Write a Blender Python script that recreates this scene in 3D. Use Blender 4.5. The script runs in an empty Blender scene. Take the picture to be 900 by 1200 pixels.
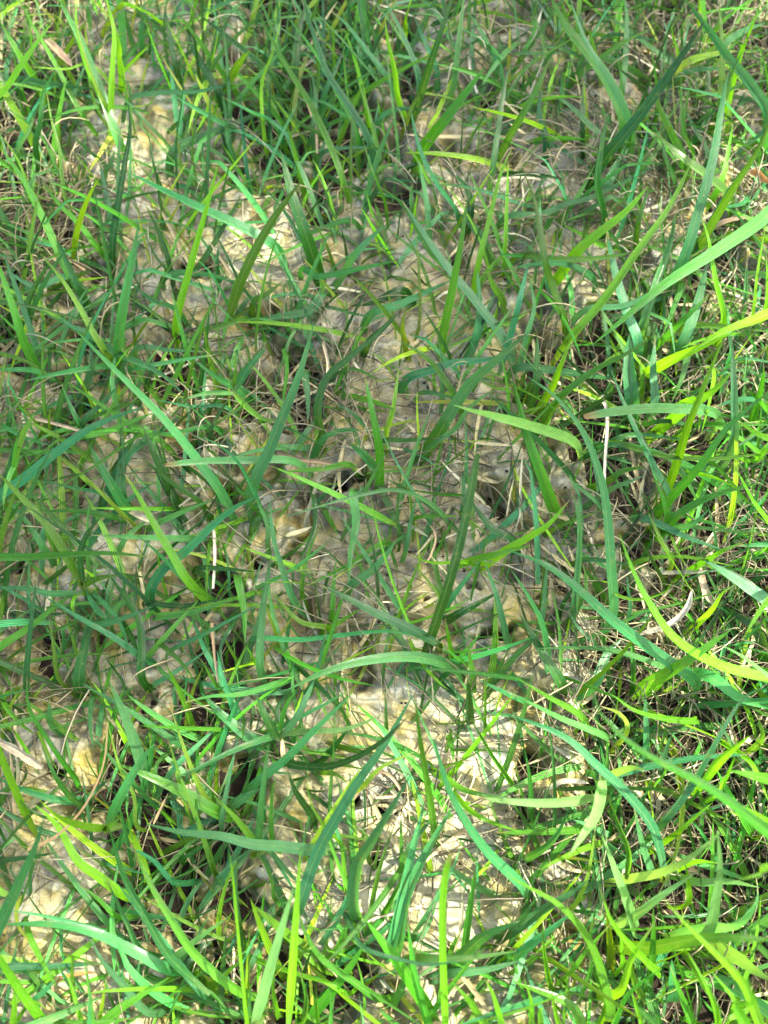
import bpy, math, random
import numpy as np
from mathutils import Vector, Matrix, Euler

S = bpy.context.scene
COL = S.collection
R = random.Random(7)
NR = np.random.RandomState(11)

# ------------------------------------------------------------ camera
PITCH = math.radians(17)            # tilt away from straight down
VF = math.radians(64)               # vertical field of view
CAMZ = 0.325
cd = bpy.data.cameras.new('camera'); cam = bpy.data.objects.new('camera', cd); COL.objects.link(cam)
CAMP = Vector((0.0, -CAMZ * math.tan(PITCH), CAMZ))
cam.location = CAMP; cam.rotation_euler = (PITCH, 0, 0)
cd.sensor_fit = 'VERTICAL'; cd.sensor_height = 36.0
cd.lens = 18.0 / math.tan(VF / 2)
cd.clip_start = 0.01; cd.clip_end = 200
cd.dof.use_dof = True; cd.dof.focus_distance = 0.315; cd.dof.aperture_fstop = 10.0
S.camera = cam
S.render.resolution_x = 768; S.render.resolution_y = 1024

# ------------------------------------------------------------ sky, sun, exposure
SUN_EL = math.radians(52)
SUN_AZ = math.atan2(0.35, 0.85)                       # direction to the sun in plan: to the right and a bit up the picture
SUND = Vector((math.cos(SUN_EL) * math.cos(SUN_AZ), math.cos(SUN_EL) * math.sin(SUN_AZ), math.sin(SUN_EL)))
w = bpy.data.worlds.new('World'); S.world = w; w.use_nodes = True
nt = w.node_tree; nt.nodes.clear()
sky = nt.nodes.new('ShaderNodeTexSky'); sky.sky_type = 'NISHITA'; sky.sun_disc = False
sky.sun_elevation = SUN_EL; sky.sun_rotation = math.pi / 2 - SUN_AZ
sky.air_density = 1.0; sky.dust_density = 4.0; sky.ozone_density = .6
bg = nt.nodes.new('ShaderNodeBackground'); bg.inputs[1].default_value = 0.15
wo = nt.nodes.new('ShaderNodeOutputWorld')
nt.links.new(sky.outputs[0], bg.inputs[0]); nt.links.new(bg.outputs[0], wo.inputs[0])
sl = bpy.data.lights.new('sun', 'SUN'); sl.energy = 4.0; sl.angle = math.radians(0.53); sl.color = (1.0, 0.93, 0.80)
so = bpy.data.objects.new('sun', sl); COL.objects.link(so)
so.rotation_euler = SUND.to_track_quat('Z', 'Y').to_euler()
S.view_settings.view_transform = 'Standard'; S.view_settings.look = 'None'
S.view_settings.gamma = 1.0; S.view_settings.exposure = 2.5
S.view_settings.use_curve_mapping = False
S.render.engine = 'CYCLES'
S.cycles.max_bounces = 8; S.cycles.transmission_bounces = 6

# ------------------------------------------------------------ helpers
CP, SP = math.cos(PITCH), math.sin(PITCH)
TY = math.tan(VF / 2); TX = TY * 0.75
def ray_plane(px, py, z):
    """world point at height z seen at photograph pixel px,py (900x1200)"""
    a = (px / 900 * 2 - 1) * TX; b = (1 - py / 1200 * 2) * TY
    d = Vector((a, b * CP + SP, b * SP - CP))
    t = (z - CAMP.z) / d.z
    return CAMP + d * t
def ray_dir(px, py):
    a = (px / 900 * 2 - 1) * TX; b = (1 - py / 1200 * 2) * TY
    return np.array([a, b * CP + SP, b * SP - CP])
def to_px(x, y, z):
    """numpy: world to photograph pixels"""
    dx = x - CAMP.x; dy = y - CAMP.y; dz = z - CAMP.z
    dep = dy * SP - dz * CP
    u = dx; v = dy * CP + dz * SP
    dep = np.maximum(dep, 1e-3)
    return (u / dep / TX + 1) * 450, (1 - v / dep / TY) * 600

_perm = np.random.RandomState(3).permutation(256); _perm = np.concatenate([_perm, _perm, _perm])
_ang = np.random.RandomState(4).rand(256) * 2 * np.pi; _gx, _gy = np.cos(_ang), np.sin(_ang)
def perlin(x, y):
    xi = np.floor(x).astype(int); yi = np.floor(y).astype(int)
    xf = x - xi; yf = y - yi
    u = xf * xf * xf * (xf * (xf * 6 - 15) + 10); v = yf * yf * yf * (yf * (yf * 6 - 15) + 10)
    xi &= 255; yi &= 255
    def g(a, b, fx, fy):
        h = _perm[_perm[a & 255] + (b & 255)]
        return _gx[h] * fx + _gy[h] * fy
    n00 = g(xi, yi, xf, yf); n10 = g(xi + 1, yi, xf - 1, yf)
    n01 = g(xi, yi + 1, xf, yf - 1); n11 = g(xi + 1, yi + 1, xf - 1, yf - 1)
    return ((n00 * (1 - u) + n10 * u) * (1 - v) + (n01 * (1 - u) + n11 * u) * v) * 1.5
def fbm(x, y, o=4):
    s = 0; a = 1; n = 0
    for k in range(o):
        s = s + a * perlin(x * 2 ** k + 17.3 * k, y * 2 ** k + 5.1 * k); n += a; a *= .5
    return s / n
def worley(x, y):
    """distance to nearest and second nearest jittered point"""
    xi = np.floor(x).astype(int); yi = np.floor(y).astype(int)
    f1 = np.full(x.shape, 9.0); f2 = np.full(x.shape, 9.0)
    for i in (-1, 0, 1):
        for j in (-1, 0, 1):
            a = (xi + i) & 255; b = (yi + j) & 255
            h = _perm[_perm[a] + b]; h2 = _perm[h + 57]
            d = np.hypot(xi + i + .1 + .8 * h / 255 - x, yi + j + .1 + .8 * h2 / 255 - y)
            f2 = np.minimum(f2, np.maximum(f1, d)); f1 = np.minimum(f1, d)
    return f1, f2
def sstep(a, b, x):
    t = np.clip((x - a) / (b - a), 0, 1); return t * t * (3 - 2 * t)

def grid(s): return np.array([[int(c) for c in r] for r in s.split()], float)
GREEN = grid('747986667 626864555 745443556 743333578 776424578 756423457 656324346 655432447 766534457 477434468 377545579 446754589')
THATCH = grid('622423687 612334676 742435556 653344467 545664567 434455676 323454577 434444589 543223489 433343587 334323565 333333444')
CRUST = grid('396268654 397257866 587766986 578888755 655588323 686688644 786887763 675778742 655899521 844869632 945899732 875567732')
def look(M, px, py):
    """bilinear lookup of a coarse 9x12 map, clamped outside the frame"""
    u = np.clip(px / 100 - .5, 0, 7.999); v = np.clip(py / 100 - .5, 0, 10.999)
    i = u.astype(int); j = v.astype(int); fu = u - i; fv = v - j
    return ((M[j, i] * (1 - fu) + M[j, i + 1] * fu) * (1 - fv) + (M[j + 1, i] * (1 - fu) + M[j + 1, i + 1] * fu) * fv) / 9

def soil_h(x, y):
    big = sstep(3.0, 0.8, np.hypot(x, y))
    return -0.011 + 0.006 * fbm(x * 22, y * 22, 3) + 0.0028 * fbm(x * 130, y * 130, 4) * big
HOLES = [(210, 308, 13), (238, 305, 9), (412, 940, 19), (455, 950, 15), (398, 565, 22), (420, 560, 14), (500, 705, 12), (590, 600, 16),
         (300, 660, 14), (290, 650, 10), (275, 195, 14), (760, 60, 25), (740, 200, 16), (850, 730, 20), (800, 820, 26), (60, 905, 20), (12, 660, 16),
         (735, 690, 10), (270, 770, 14), (500, 775, 14), (330, 190, 12), (425, 35, 18), (200, 700, 9), (95, 565, 12), (350, 1100, 8), (440, 1010, 8), (620, 1015, 7)]
def crust_mask(x, y):
    px, py = to_px(x, y, 0)
    m = look(CRUST, px, py)
    n = fbm(x * 48 + 3, y * 48, 4)
    v = m * 1.15 + n * 0.60 - 0.42
    for hx, hy, r in HOLES:
        r = r * .55
        e = np.hypot((px - hx), (py - hy) * 1.3) + r * (.9 * fbm(x * 190, y * 190, 3) + .3)
        v = v - 0.5 * sstep(r * 2.0, r * .4, e)
    for fx, fy, ln, sl_ in ((580, 741, 42, -.16), (560, 690, 26, .3), (625, 700, 24, -.35), (705, 640, 22, .2), (345, 640, 20, -.9)):   # drying cracks
        u = px - fx; w_ = py - fy - sl_ * u + 14 * fbm(x * 120, y * 120, 3)
        v = v - .3 * sstep(1.0, .2, np.hypot(u / ln, w_ / 7.5))
    return v
def crust_h(x, y, v=None):
    if v is None: v = crust_mask(x, y)
    wx = x + 0.0035 * fbm(x * 90 + 9, y * 90, 2); wy = y + 0.0035 * fbm(x * 90, y * 90 + 31, 2)
    f1, f2 = worley(wx * 33, wy * 42)
    g1, g2 = worley(wx * 150 + 4, wy * 185 + 8)
    k = fbm(x * 35 + 40, y * 35, 3)
    dome = 1 - np.clip(f1, 0, 1) ** 2
    seam = sstep(0.0, 0.22, f2 - f1); seam2 = sstep(0.0, 0.3, g2 - g1)
    ridg = 1 - np.abs(fbm(wx * 110 + 60, wy * 170, 3)) * 2
    h = 0.0058 * dome * (.85 + .15 * seam) + 0.0002 * (1 - g1 ** 2) * seam2 + 0.0060 * k + 0.0010 * ridg + 0.0022 * fbm(x * 70 + y * 20, y * 105, 3) + 0.0003 * fbm(x * 900, y * 900, 2)
    top = -0.0055 + h
    e = sstep(0.08, 0.46, v)
    return soil_h(x, y) - 0.003 + (top - soil_h(x, y) + 0.003) * e

def mesh_obj(name, V, Q, mat, attrs=None, tint=None, parent=None, smooth=True, origin=None):
    V = np.asarray(V, np.float32); Q = np.asarray(Q, np.int32)
    if origin is not None: V = V - np.asarray(origin, np.float32)
    me = bpy.data.meshes.new(name)
    me.vertices.add(len(V)); me.vertices.foreach_set('co', V.ravel())
    k = Q.shape[1]
    me.loops.add(Q.size); me.loops.foreach_set('vertex_index', Q.ravel())
    me.polygons.add(len(Q)); me.polygons.foreach_set('loop_start', np.arange(0, Q.size, k, dtype=np.int32))
    me.polygons.foreach_set('loop_total', np.full(len(Q), k, np.int32))
    if smooth: me.polygons.foreach_set('use_smooth', np.ones(len(Q), bool))
    me.update(calc_edges=True)
    if attrs is not None:
        a = me.attributes.new('lay', 'FLOAT_VECTOR', 'POINT'); a.data.foreach_set('vector', np.asarray(attrs, np.float32).ravel())
    if tint is not None:
        a = me.attributes.new('tint', 'FLOAT_COLOR', 'POINT')
        t = np.ones((len(V), 4), np.float32); t[:, :3] = tint; a.data.foreach_set('color', t.ravel())
    me.materials.append(mat)
    o = bpy.data.objects.new(name, me); COL.objects.link(o)
    if origin is not None: o.location = [float(c) for c in origin]
    if parent:
        o.parent = parent; o.matrix_parent_inverse = Matrix.Translation(parent.location).inverted()
    return o
def tag(o, label=None, cat=None, group=None, kind=None):
    if label: o['label'] = label
    if cat: o['category'] = cat
    if group: o['group'] = group
    if kind: o['kind'] = kind
    return o

# ------------------------------------------------------------ materials
class NB:
    def __init__(s, name):
        s.m = bpy.data.materials.new(name); s.m.use_nodes = True; s.t = s.m.node_tree; s.t.nodes.clear()
        s.out = s.n('ShaderNodeOutputMaterial')
    def n(s, t, **k):
        d = s.t.nodes.new(t)
        for a, b in k.items(): setattr(d, a, b)
        return d
    def l(s, a, b): s.t.links.new(a, b)
    def math(s, op, a, b=None, c=None, clamp=False):
        d = s.n('ShaderNodeMath', operation=op, use_clamp=clamp)
        for i, x in enumerate((a, b, c)):
            if x is None: continue
            if isinstance(x, (int, float)): d.inputs[i].default_value = x
            else: s.l(x, d.inputs[i])
        return d.outputs[0]
    def mix(s, f, a, b, mode='MIX'):
        d = s.n('ShaderNodeMix', data_type='RGBA', blend_type=mode)
        for i, x in ((0, f), (6, a), (7, b)):
            if isinstance(x, (int, float)): d.inputs[i].default_value = x
            elif isinstance(x, tuple): d.inputs[i].default_value = (*x, 1)
            else: s.l(x, d.inputs[i])
        return d.outputs[2]
    def noise(s, vec, scale, detail=3, rough=.55, dist=0.0):
        d = s.n('ShaderNodeTexNoise'); s.l(vec, d.inputs['Vector'])
        d.inputs['Scale'].default_value = scale; d.inputs['Detail'].default_value = detail
        d.inputs['Roughness'].default_value = rough; d.inputs['Distortion'].default_value = dist
        return d.outputs[0]
    def ramp(s, f, stops):
        d = s.n('ShaderNodeValToRGB'); e = d.color_ramp.elements
        while len(e) < len(stops): e.new(.5)
        for q, (p, c) in zip(e, stops): q.position = p; q.color = (*c, 1) if isinstance(c, tuple) else (c, c, c, 1)
        s.l(f, d.inputs[0]); return d.outputs[0]

def leaf_material(name, ribs, trans, rough, gloss=.5):
    b = NB(name)
    at = b.n('ShaderNodeAttribute', attribute_name='tint'); la = b.n('ShaderNodeAttribute', attribute_name='lay')
    sp = b.n('ShaderNodeSeparateXYZ'); b.l(la.outputs['Vector'], sp.inputs[0])
    u, v, sd = sp.outputs
    pos = b.n('ShaderNodeNewGeometry')
    # lengthwise veins
    cw = b.n('ShaderNodeCombineXYZ'); b.l(b.math('MULTIPLY', u, ribs * .55), cw.inputs[0]); b.l(b.math('MULTIPLY', v, 14), cw.inputs[1]); b.l(sd, cw.inputs[2])
    fine = b.noise(cw.outputs[0], 1.0, 3, .6)
    rib = b.math('SINE', b.math('MULTIPLY', u, ribs * math.pi))
    rib = b.math('ADD', b.math('MULTIPLY', rib, .5), b.math('MULTIPLY', fine, .9))
    mid = b.math('SUBTRACT', 1.0, b.math('MULTIPLY', b.math('ABSOLUTE', u), 7), clamp=True)
    col = at.outputs['Color']
    k = b.math('ADD', .72, b.math('MULTIPLY', rib, .85))
    hs = b.n('ShaderNodeHueSaturation'); b.l(col, hs.inputs['Color']); b.l(k, hs.inputs['Value'])
    blot = b.noise(pos.outputs['Position'], 220, 3)
    hs.inputs['Saturation'].default_value = 1.0
    c2 = b.mix(b.math('MULTIPLY', mid, .35), hs.outputs[0], (0.22, 0.34, 0.10))
    c2 = b.mix(b.ramp(blot, [(.60, 0.0), (.74, .32)]), c2, (0.20, 0.24, 0.05))
    # small tan flecks and scars
    fl = b.noise(pos.outputs['Position'], 900, 2)
    c2 = b.mix(b.ramp(fl, [(.69, 0.0), (.74, .55)]), c2, (0.38, 0.36, 0.16))
    pr = b.n('ShaderNodeBsdfPrincipled'); b.l(c2, pr.inputs['Base Color'])
    pr.inputs['Roughness'].default_value = rough; pr.inputs['Specular IOR Level'].default_value = gloss
    bp = b.n('ShaderNodeBump'); bp.inputs['Strength'].default_value = .8; bp.inputs['Distance'].default_value = .0003
    b.l(rib, bp.inputs['Height']); b.l(bp.outputs[0], pr.inputs['Normal'])
    tr = b.n('ShaderNodeBsdfTranslucent')
    tc = b.mix(1.0, c2, (1.9, 1.55, 0.55), 'MULTIPLY'); b.l(tc, tr.inputs['Color'])
    ms = b.n('ShaderNodeMixShader'); ms.inputs[0].default_value = trans
    b.l(pr.outputs[0], ms.inputs[1]); b.l(tr.outputs[0], ms.inputs[2]); b.l(ms.outputs[0], b.out.inputs[0])
    return b.m
M_LEAF = leaf_material('grass_leaf', 11, .34, .27, .7)
M_FINE = leaf_material('fine_grass_leaf', 4, .34, .34, .45)
M_TREE = leaf_material('tree_leaf', 5, .2, .5)

b = NB('dry_straw')
at = b.n('ShaderNodeAttribute', attribute_name='tint'); ge = b.n('ShaderNodeNewGeometry')
n1 = b.noise(ge.outputs['Position'], 300, 3)
c = b.mix(b.ramp(n1, [(.35, 0.0), (.7, .6)]), at.outputs['Color'], (0.13, 0.105, 0.05))
pr = b.n('ShaderNodeBsdfPrincipled'); b.l(c, pr.inputs['Base Color']); pr.inputs['Roughness'].default_value = .6
tr = b.n('ShaderNodeBsdfTranslucent'); b.l(c, tr.inputs[0])
ms = b.n('ShaderNodeMixShader'); ms.inputs[0].default_value = .2
b.l(pr.outputs[0], ms.inputs[1]); b.l(tr.outputs[0], ms.inputs[2]); b.l(ms.outputs[0], b.out.inputs[0])
M_STRAW = b.m

b = NB('dark_soil')
ge = b.n('ShaderNodeNewGeometry'); P = ge.outputs['Position']
n1 = b.noise(P, 90, 5, .65); n2 = b.noise(P, 700, 4, .6)
c = b.ramp(n1, [(.3, (.008, .006, .005)), (.55, (.022, .016, .011)), (.8, (.05, .037, .025))])
c = b.mix(b.ramp(n2, [(.55, 0.0), (.75, .6)]), c, (.07, .055, .04))
pr = b.n('ShaderNodeBsdfPrincipled'); b.l(c, pr.inputs['Base Color']); pr.inputs['Roughness'].default_value = .9; pr.inputs['Specular IOR Level'].default_value = .1
bp = b.n('ShaderNodeBump'); bp.inputs['Strength'].default_value = .9; bp.inputs['Distance'].default_value = .0012
b.l(b.math('ADD', n2, b.noise(P, 260, 4)), bp.inputs['Height']); b.l(bp.outputs[0], pr.inputs['Normal']); b.l(pr.outputs[0], b.out.inputs[0])
M_SOIL = b.m

b = NB('slime_crust')
ge = b.n('ShaderNodeNewGeometry'); P = ge.outputs['Position']
la = b.n('ShaderNodeAttribute', attribute_name='lay'); sp = b.n('ShaderNodeSeparateXYZ'); b.l(la.outputs['Vector'], sp.inputs[0])
n1 = b.noise(P, 45, 4, .6, .6); st = b.n('ShaderNodeMapping'); st.inputs['Rotation'].default_value = (0, 0, .35); st.inputs['Scale'].default_value = (.55, 1.5, 1); b.l(P, st.inputs[0]); n2 = b.noise(st.outputs[0], 62, 7, .62, 1.2); n3 = b.noise(P, 420, 7, .7); n4 = b.noise(P, 1300, 3, .7)
mp = b.n('ShaderNodeMapping'); mp.inputs['Location'].default_value = (3.1, 1.7, .4); b.l(P, mp.inputs[0]); Q2 = mp.outputs[0]
m1 = b.noise(Q2, 60, 4, .6, .8); m2 = b.noise(Q2, 210, 4, .6, .5)
c = b.ramp(n2, [(.28, (.035, .034, .017)), (.40, (.11, .11, .06)), (.54, (.21, .212, .125)), (.68, (.37, .375, .26))])
# grey blue stretches
c = b.mix(b.ramp(n1, [(.47, 0.0), (.68, .6)]), c, (.17, .185, .17))
# mustard and olive stains
c = b.mix(b.ramp(m1, [(.43, 0.0), (.66, .8)]), c, (.27, .22, .04))
c = b.mix(b.ramp(m2, [(.57, 0.0), (.70, .65)]), c, (.16, .145, .04))
# brown and black grime specks
c = b.mix(b.ramp(n3, [(.56, 0.0), (.68, .75)]), c, (.085, .06, .035))
c = b.mix(b.ramp(n4, [(.55, 0.0), (.75, .4)]), c, (.08, .065, .04))
# crevice shade painted into low seams and edges (mask stored with the mesh)
c = b.mix(b.math('MULTIPLY', sp.outputs[0], .55), c, (.085, .07, .05))
pr = b.n('ShaderNodeBsdfPrincipled'); b.l(c, pr.inputs['Base Color'])
b.l(b.ramp(m2, [(.3, .08), (.7, .34)]), pr.inputs['Roughness'])
pr.inputs['Specular IOR Level'].default_value = .5
pr.inputs['Subsurface Weight'].default_value = .12; pr.inputs['Subsurface Radius'].default_value = (.004, .003, .0015); pr.inputs['Subsurface Scale'].default_value = 1.0
bp = b.n('ShaderNodeBump'); bp.inputs['Strength'].default_value = .8; bp.inputs['Distance'].default_value = .0010
b.l(b.math('ADD', b.math('ADD', b.math('MULTIPLY', n2, .8), b.math('MULTIPLY', n3, .7)), b.math('MULTIPLY', n4, .3)), bp.inputs['Height']); b.l(bp.outputs[0], pr.inputs['Normal']); b.l(pr.outputs[0], b.out.inputs[0])
M_CRUST = b.m

b = NB('bark')
ge = b.n('ShaderNodeNewGeometry'); n1 = b.noise(ge.outputs['Position'], 14, 5)
pr = b.n('ShaderNodeBsdfPrincipled'); b.l(b.ramp(n1, [(.3, (.06, .045, .03)), (.7, (.17, .13, .09))]), pr.inputs['Base Color']); pr.inputs['Roughness'].default_value = .85
b.l(pr.outputs[0], b.out.inputs[0]); M_BARK = b.m

# ------------------------------------------------------------ ground sheet
def axis(lo, hi, st, far):
    a = list(np.arange(lo, hi + st / 2, st)); d = st; p = hi
    while p < far: d *= 1.22; p += d; a.append(p)
    d = st; p = lo
    while p > -far: d *= 1.22; p -= d; a.insert(0, p)
    return np.array(a)
def sheet(X, Y):
    nx, ny = len(X), len(Y)
    i = np.arange((nx) * (ny)).reshape(ny, nx)
    return np.stack([i[:-1, :-1], i[:-1, 1:], i[1:, 1:], i[1:, :-1]], -1).reshape(-1, 4)
X = axis(-.30, .30, .0021, 60); Y = axis(-.34, .42, .0021, 60)
gx, gy = np.meshgrid(X, Y); gz = soil_h(gx, gy)
o = mesh_obj('ground', np.stack([gx, gy, gz], -1).reshape(-1, 3), sheet(X, Y), M_SOIL); tag(o, kind='structure')

# ------------------------------------------------------------ slime crust in patches
X = np.arange(-.25, .2501, .0009); Y = np.arange(-.27, .35, .0009)
gx, gy = np.meshgrid(X, Y); mv = crust_mask(gx, gy); gz = crust_h(gx, gy, mv)
PATCHES = [
 (180, 130, 'mottled yellow and grey slime crust under upright blades near the top left'),
 (70, 260, 'tan slime crust showing through dry thatch at the left edge, upper part'),
 (560, 70, 'yellowish slime crust between tall blades at the top, right of centre'),
 (650, 200, 'grey slime crust under pale roots below the broad dark diagonal blade'),
 (320, 310, 'cream slime mound with a mustard top beside the broad teal blade tip'),
 (590, 340, 'mustard yellow slime lump behind the long upright blade, upper middle'),
 (130, 560, 'pale wet slime crust under the crossing blades on the left'),
 (500, 500, 'cracked cream slime crust right of the small central shoot'),
 (370, 610, 'white and mustard slime lump just left of the drooping pale blade'),
 (570, 720, 'grey slime crust split by a black crack beside the dark central blade'),
 (760, 590, 'small yellow slime crust right of the tall arching blue-green blade'),
 (150, 830, 'grey blue slime crust seen through dense leaves in the lower left'),
 (60, 1020, 'olive and white slime lump right of the wide pale blade, lower left'),
 (480, 850, 'smooth grey slime crust above the dark hollow, lower middle'),
 (390, 1030, 'sunlit cream and yellow slime mound below the dark hollow'),
 (570, 1020, 'sunlit mustard slime mound right of the upright cut stem'),
 (60, 1160, 'brightly sunlit yellow slime crust in the bottom left corner'),
 (660, 1130, 'sunlit slime crust among lime leaves at the bottom, right of centre'),
 (860, 300, 'pale slime crust behind sunlit straw at the right edge'),
]
px, py = to_px(gx, gy, 0)
wpx = px + 38 * fbm(gx * 40, gy * 40, 3); wpy = py + 38 * fbm(gx * 40 + 9, gy * 40 + 4, 3)
best = np.full(gx.shape, 1e9); own = np.zeros(gx.shape, int)
for k, (a, c_, _) in enumerate(PATCHES):
    d = np.hypot(wpx - a, (wpy - c_)); q = d < best; best[q] = d[q]; own[q] = k
keep = (mv > 0.09); Q = sheet(X, Y); flat = np.stack([gx, gy, gz], -1).reshape(-1, 3)
f1, f2 = worley((gx + 0.0035 * fbm(gx * 90 + 9, gy * 90, 2)) * 33, (gy + 0.0035 * fbm(gx * 90, gy * 90 + 31, 2)) * 42)
seam_shade = (1 - sstep(.0, .20, f2 - f1)) * sstep(-.1, .5, fbm(gx * 70, gy * 70 + 8, 3) + .2)
seam_shade = np.maximum(seam_shade, 1 - sstep(.12, .30, mv)).ravel()  # crease and edge shade, mixed into the crust colour
keepf = keep.ravel(); ownf = own.ravel()
lone = []
def pieces(F):
    """split quads into joined pieces (label spreading with pointer jumping)"""
    ids, inv = np.unique(F, return_inverse=True); F2 = inv.reshape(-1, 4); lab_ = np.arange(len(ids))
    while True:
        m = lab_[F2].min(1); new = lab_.copy()
        for c0 in range(4): np.minimum.at(new, F2[:, c0], m)
        new = new[new]
        if (new == lab_).all(): return lab_[F2[:, 0]]
        lab_ = new
for k, (a, c_, lab) in enumerate(PATCHES):
    sel = Q[(ownf[Q[:, 0]] == k) & keepf[Q].all(1)]
    if len(sel) < 50: continue
    pc = pieces(sel); u_, cnt = np.unique(pc, return_counts=True); big = u_[cnt.argmax()]
    lone.append(sel[pc != big]); sel = sel[pc == big]
    ids, inv = np.unique(sel, return_inverse=True)
    V = flat[ids]; org = V.mean(0); org[2] = V[:, 2].min()
    la = np.zeros((len(ids), 3)); la[:, 0] = seam_shade[ids]
    o = mesh_obj('slime_crust', V, inv.reshape(-1, 4), M_CRUST, attrs=la, origin=org)
    tag(o, lab, 'slime mold', 'lumpy slime mold crust lying on the soil')

sel = np.vstack(lone); ids, inv = np.unique(sel, return_inverse=True); la = np.zeros((len(ids), 3)); la[:, 0] = seam_shade[ids]
tag(mesh_obj('slime_crust_flecks', flat[ids], inv.reshape(-1, 4), M_CRUST, attrs=la), 'small loose flecks of slime crust between the larger patches', 'slime mold', kind='stuff')

# ------------------------------------------------------------ blades
def surf(x, y):
    x = np.asarray(x, float); y = np.asarray(y, float)
    return np.maximum(soil_h(x, y), crust_h(x, y))
LV = {'0': 0.0, '1': .010, '2': .019, '3': .031, '4': .045, '5': .062, '6': .082, '7': .11, '8': .14}
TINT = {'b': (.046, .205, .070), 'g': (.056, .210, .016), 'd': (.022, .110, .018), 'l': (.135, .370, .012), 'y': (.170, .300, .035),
        's': (.44, .36, .21), 'p': (.12, .33, .10)}  # lime and pale also carry sun glow and sheen in the colour
def cr(P, n):
    """Catmull-Rom through P resampled to n points of even spacing"""
    P = np.asarray(P, float)
    if len(P) == 2: P = np.array([P[0], P[0] * .5 + P[1] * .5, P[1]])
    E = np.vstack([2 * P[0] - P[1], P, 2 * P[-1] - P[-2]]); out = []
    for i in range(1, len(E) - 2):
        t = np.linspace(0, 1, 12, endpoint=False)[:, None]; a, b_, c, d = E[i - 1], E[i], E[i + 1], E[i + 2]
        out.append(.5 * (2 * b_ + (c - a) * t + (2 * a - 5 * b_ + 4 * c - d) * t * t + (3 * b_ - a - 3 * c + d) * t ** 3))
    out = np.vstack(out + [P[-1:]])
    L = np.r_[0, np.cumsum(np.linalg.norm(np.diff(out, axis=0), axis=1))]
    s = np.linspace(0, L[-1], n)
    return np.stack([np.interp(s, L, out[:, k]) for k in range(3)], -1), s
def ribbon(C, s, half, roll, fold, tint, seed, nu=7, tipcol=None, curl=0.0):
    """folded leaf strip along centre line C; half = half width per point"""
    n = len(C); T = np.gradient(C, axis=0); T /= np.linalg.norm(T, axis=1)[:, None] + 1e-9
    up = np.array([0, 0, 1.0]); tc = np.array(CAMP) - C.mean(0); tc /= np.linalg.norm(tc)
    N = up * .55 + tc * .45
    B = np.cross(T, N); B /= np.linalg.norm(B, axis=1)[:, None] + 1e-9
    N = np.cross(B, T)
    r = (roll + curl * np.linspace(0, 1, n))[:, None]
    B2 = B * np.cos(r) + N * np.sin(r); N2 = np.cross(B2, T)
    us = np.linspace(-1, 1, nu)
    V = C[:, None, :] + B2[:, None, :] * (us[None, :, None] * half[:, None, None]) + N2[:, None, :] * ((np.abs(us) ** 1.2)[None, :, None] * half[:, None, None] * fold)
    A = np.zeros((n, nu, 3)); A[..., 0] = us[None, :]; A[..., 1] = (s / .05)[:, None]; A[..., 2] = seed
    t = s / s[-1]
    c = np.array(tint)[None, :] * (1 + .10 * np.sin(t * 9 + seed))[:, None]
    pale = np.clip(1 - t / .16, 0, 1)[:, None] * .45
    c = c * (1 - pale) + np.array((.20, .27, .10)) * pale
    if tipcol is not None:
        k = np.clip((t - .93) / .06, 0, 1)[:, None]; c = c * (1 - k) + np.array(tipcol) * k
    Cc = np.repeat(c[:, None, :], nu, 1)
    i = np.arange(n * nu).reshape(n, nu)
    Q = np.stack([i[:-1, :-1], i[:-1, 1:], i[1:, 1:], i[1:, :-1]], -1).reshape(-1, 4)
    return V.reshape(-1, 3), Q, A.reshape(-1, 3), Cc.reshape(-1, 3)

def make_blade(pts, wpx, h0, h1, col, tip='taper', root=True, node=None):
    n = len(pts); P = []
    for i, (x, y) in enumerate(pts):
        t = i / (n - 1)
        h = h0 + (h1 - h0) * (t ** .8) + 0.10 * abs(h1 - h0) * math.sin(math.pi * t)
        q = ray_plane(x, y, h); P.append((q.x, q.y, q.z))
    P = np.array(P)
    off = min(h0, .012) + .004
    d = P[0] - P[1]; d[2] = 0; d /= np.linalg.norm(d) + 1e-9
    inside = -40 < pts[0][0] < 940 and -40 < pts[0][1] < 1240
    if root:
        drop = P[0][2] + .010
        r0 = P[0] + d * (drop * (1.7 if h0 > .04 else .95 if h0 > .025 else .4))
        if node is not None:
            v = np.array([node[0], node[1]]) - r0[:2]; r0[:2] += v * min(1, .004 / (np.linalg.norm(v) + 1e-9))
        r0[2] = float(soil_h(r0[:1], r0[1:2])[0]) - .002
        P = np.vstack([r0, P])
    C, s = cr(P, 30 if len(pts) > 3 else 22)
    g = surf(C[:, 0], C[:, 1]) + .0016
    t = s / s[-1]
    lift = np.maximum(g - C[:, 2], 0) * np.clip((t - .05) / .12, 0, 1)
    for _ in range(3): lift = np.maximum(lift, np.convolve(np.pad(lift, 2, 'edge'), [.1, .2, .4, .2, .1], 'valid'))
    C[:, 2] += lift
    dep = (C[:, 1] - CAMP.y) * SP - (C[:, 2] - CAMP.z) * CP
    half = wpx * .5 * dep * (2 * TY / 1200)
    if tip == 'taper': prof = np.minimum(1, .5 + 2.2 * t) * (1 - t ** 3.4) ** .8
    elif tip == 'blunt': prof = np.minimum(1, .55 + 2.2 * t) * (1 - .75 * t ** 14) ** .5
    elif tip == 'stem': prof = np.ones_like(t) * (1 - .3 * t)
    elif tip == 'both': prof = np.clip(np.sin(np.pi * np.clip(t, 0, 1)) * 1.6, 0, 1) ** .7
    half = np.maximum(half * prof, .00008)
    return C, s, half

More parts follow.
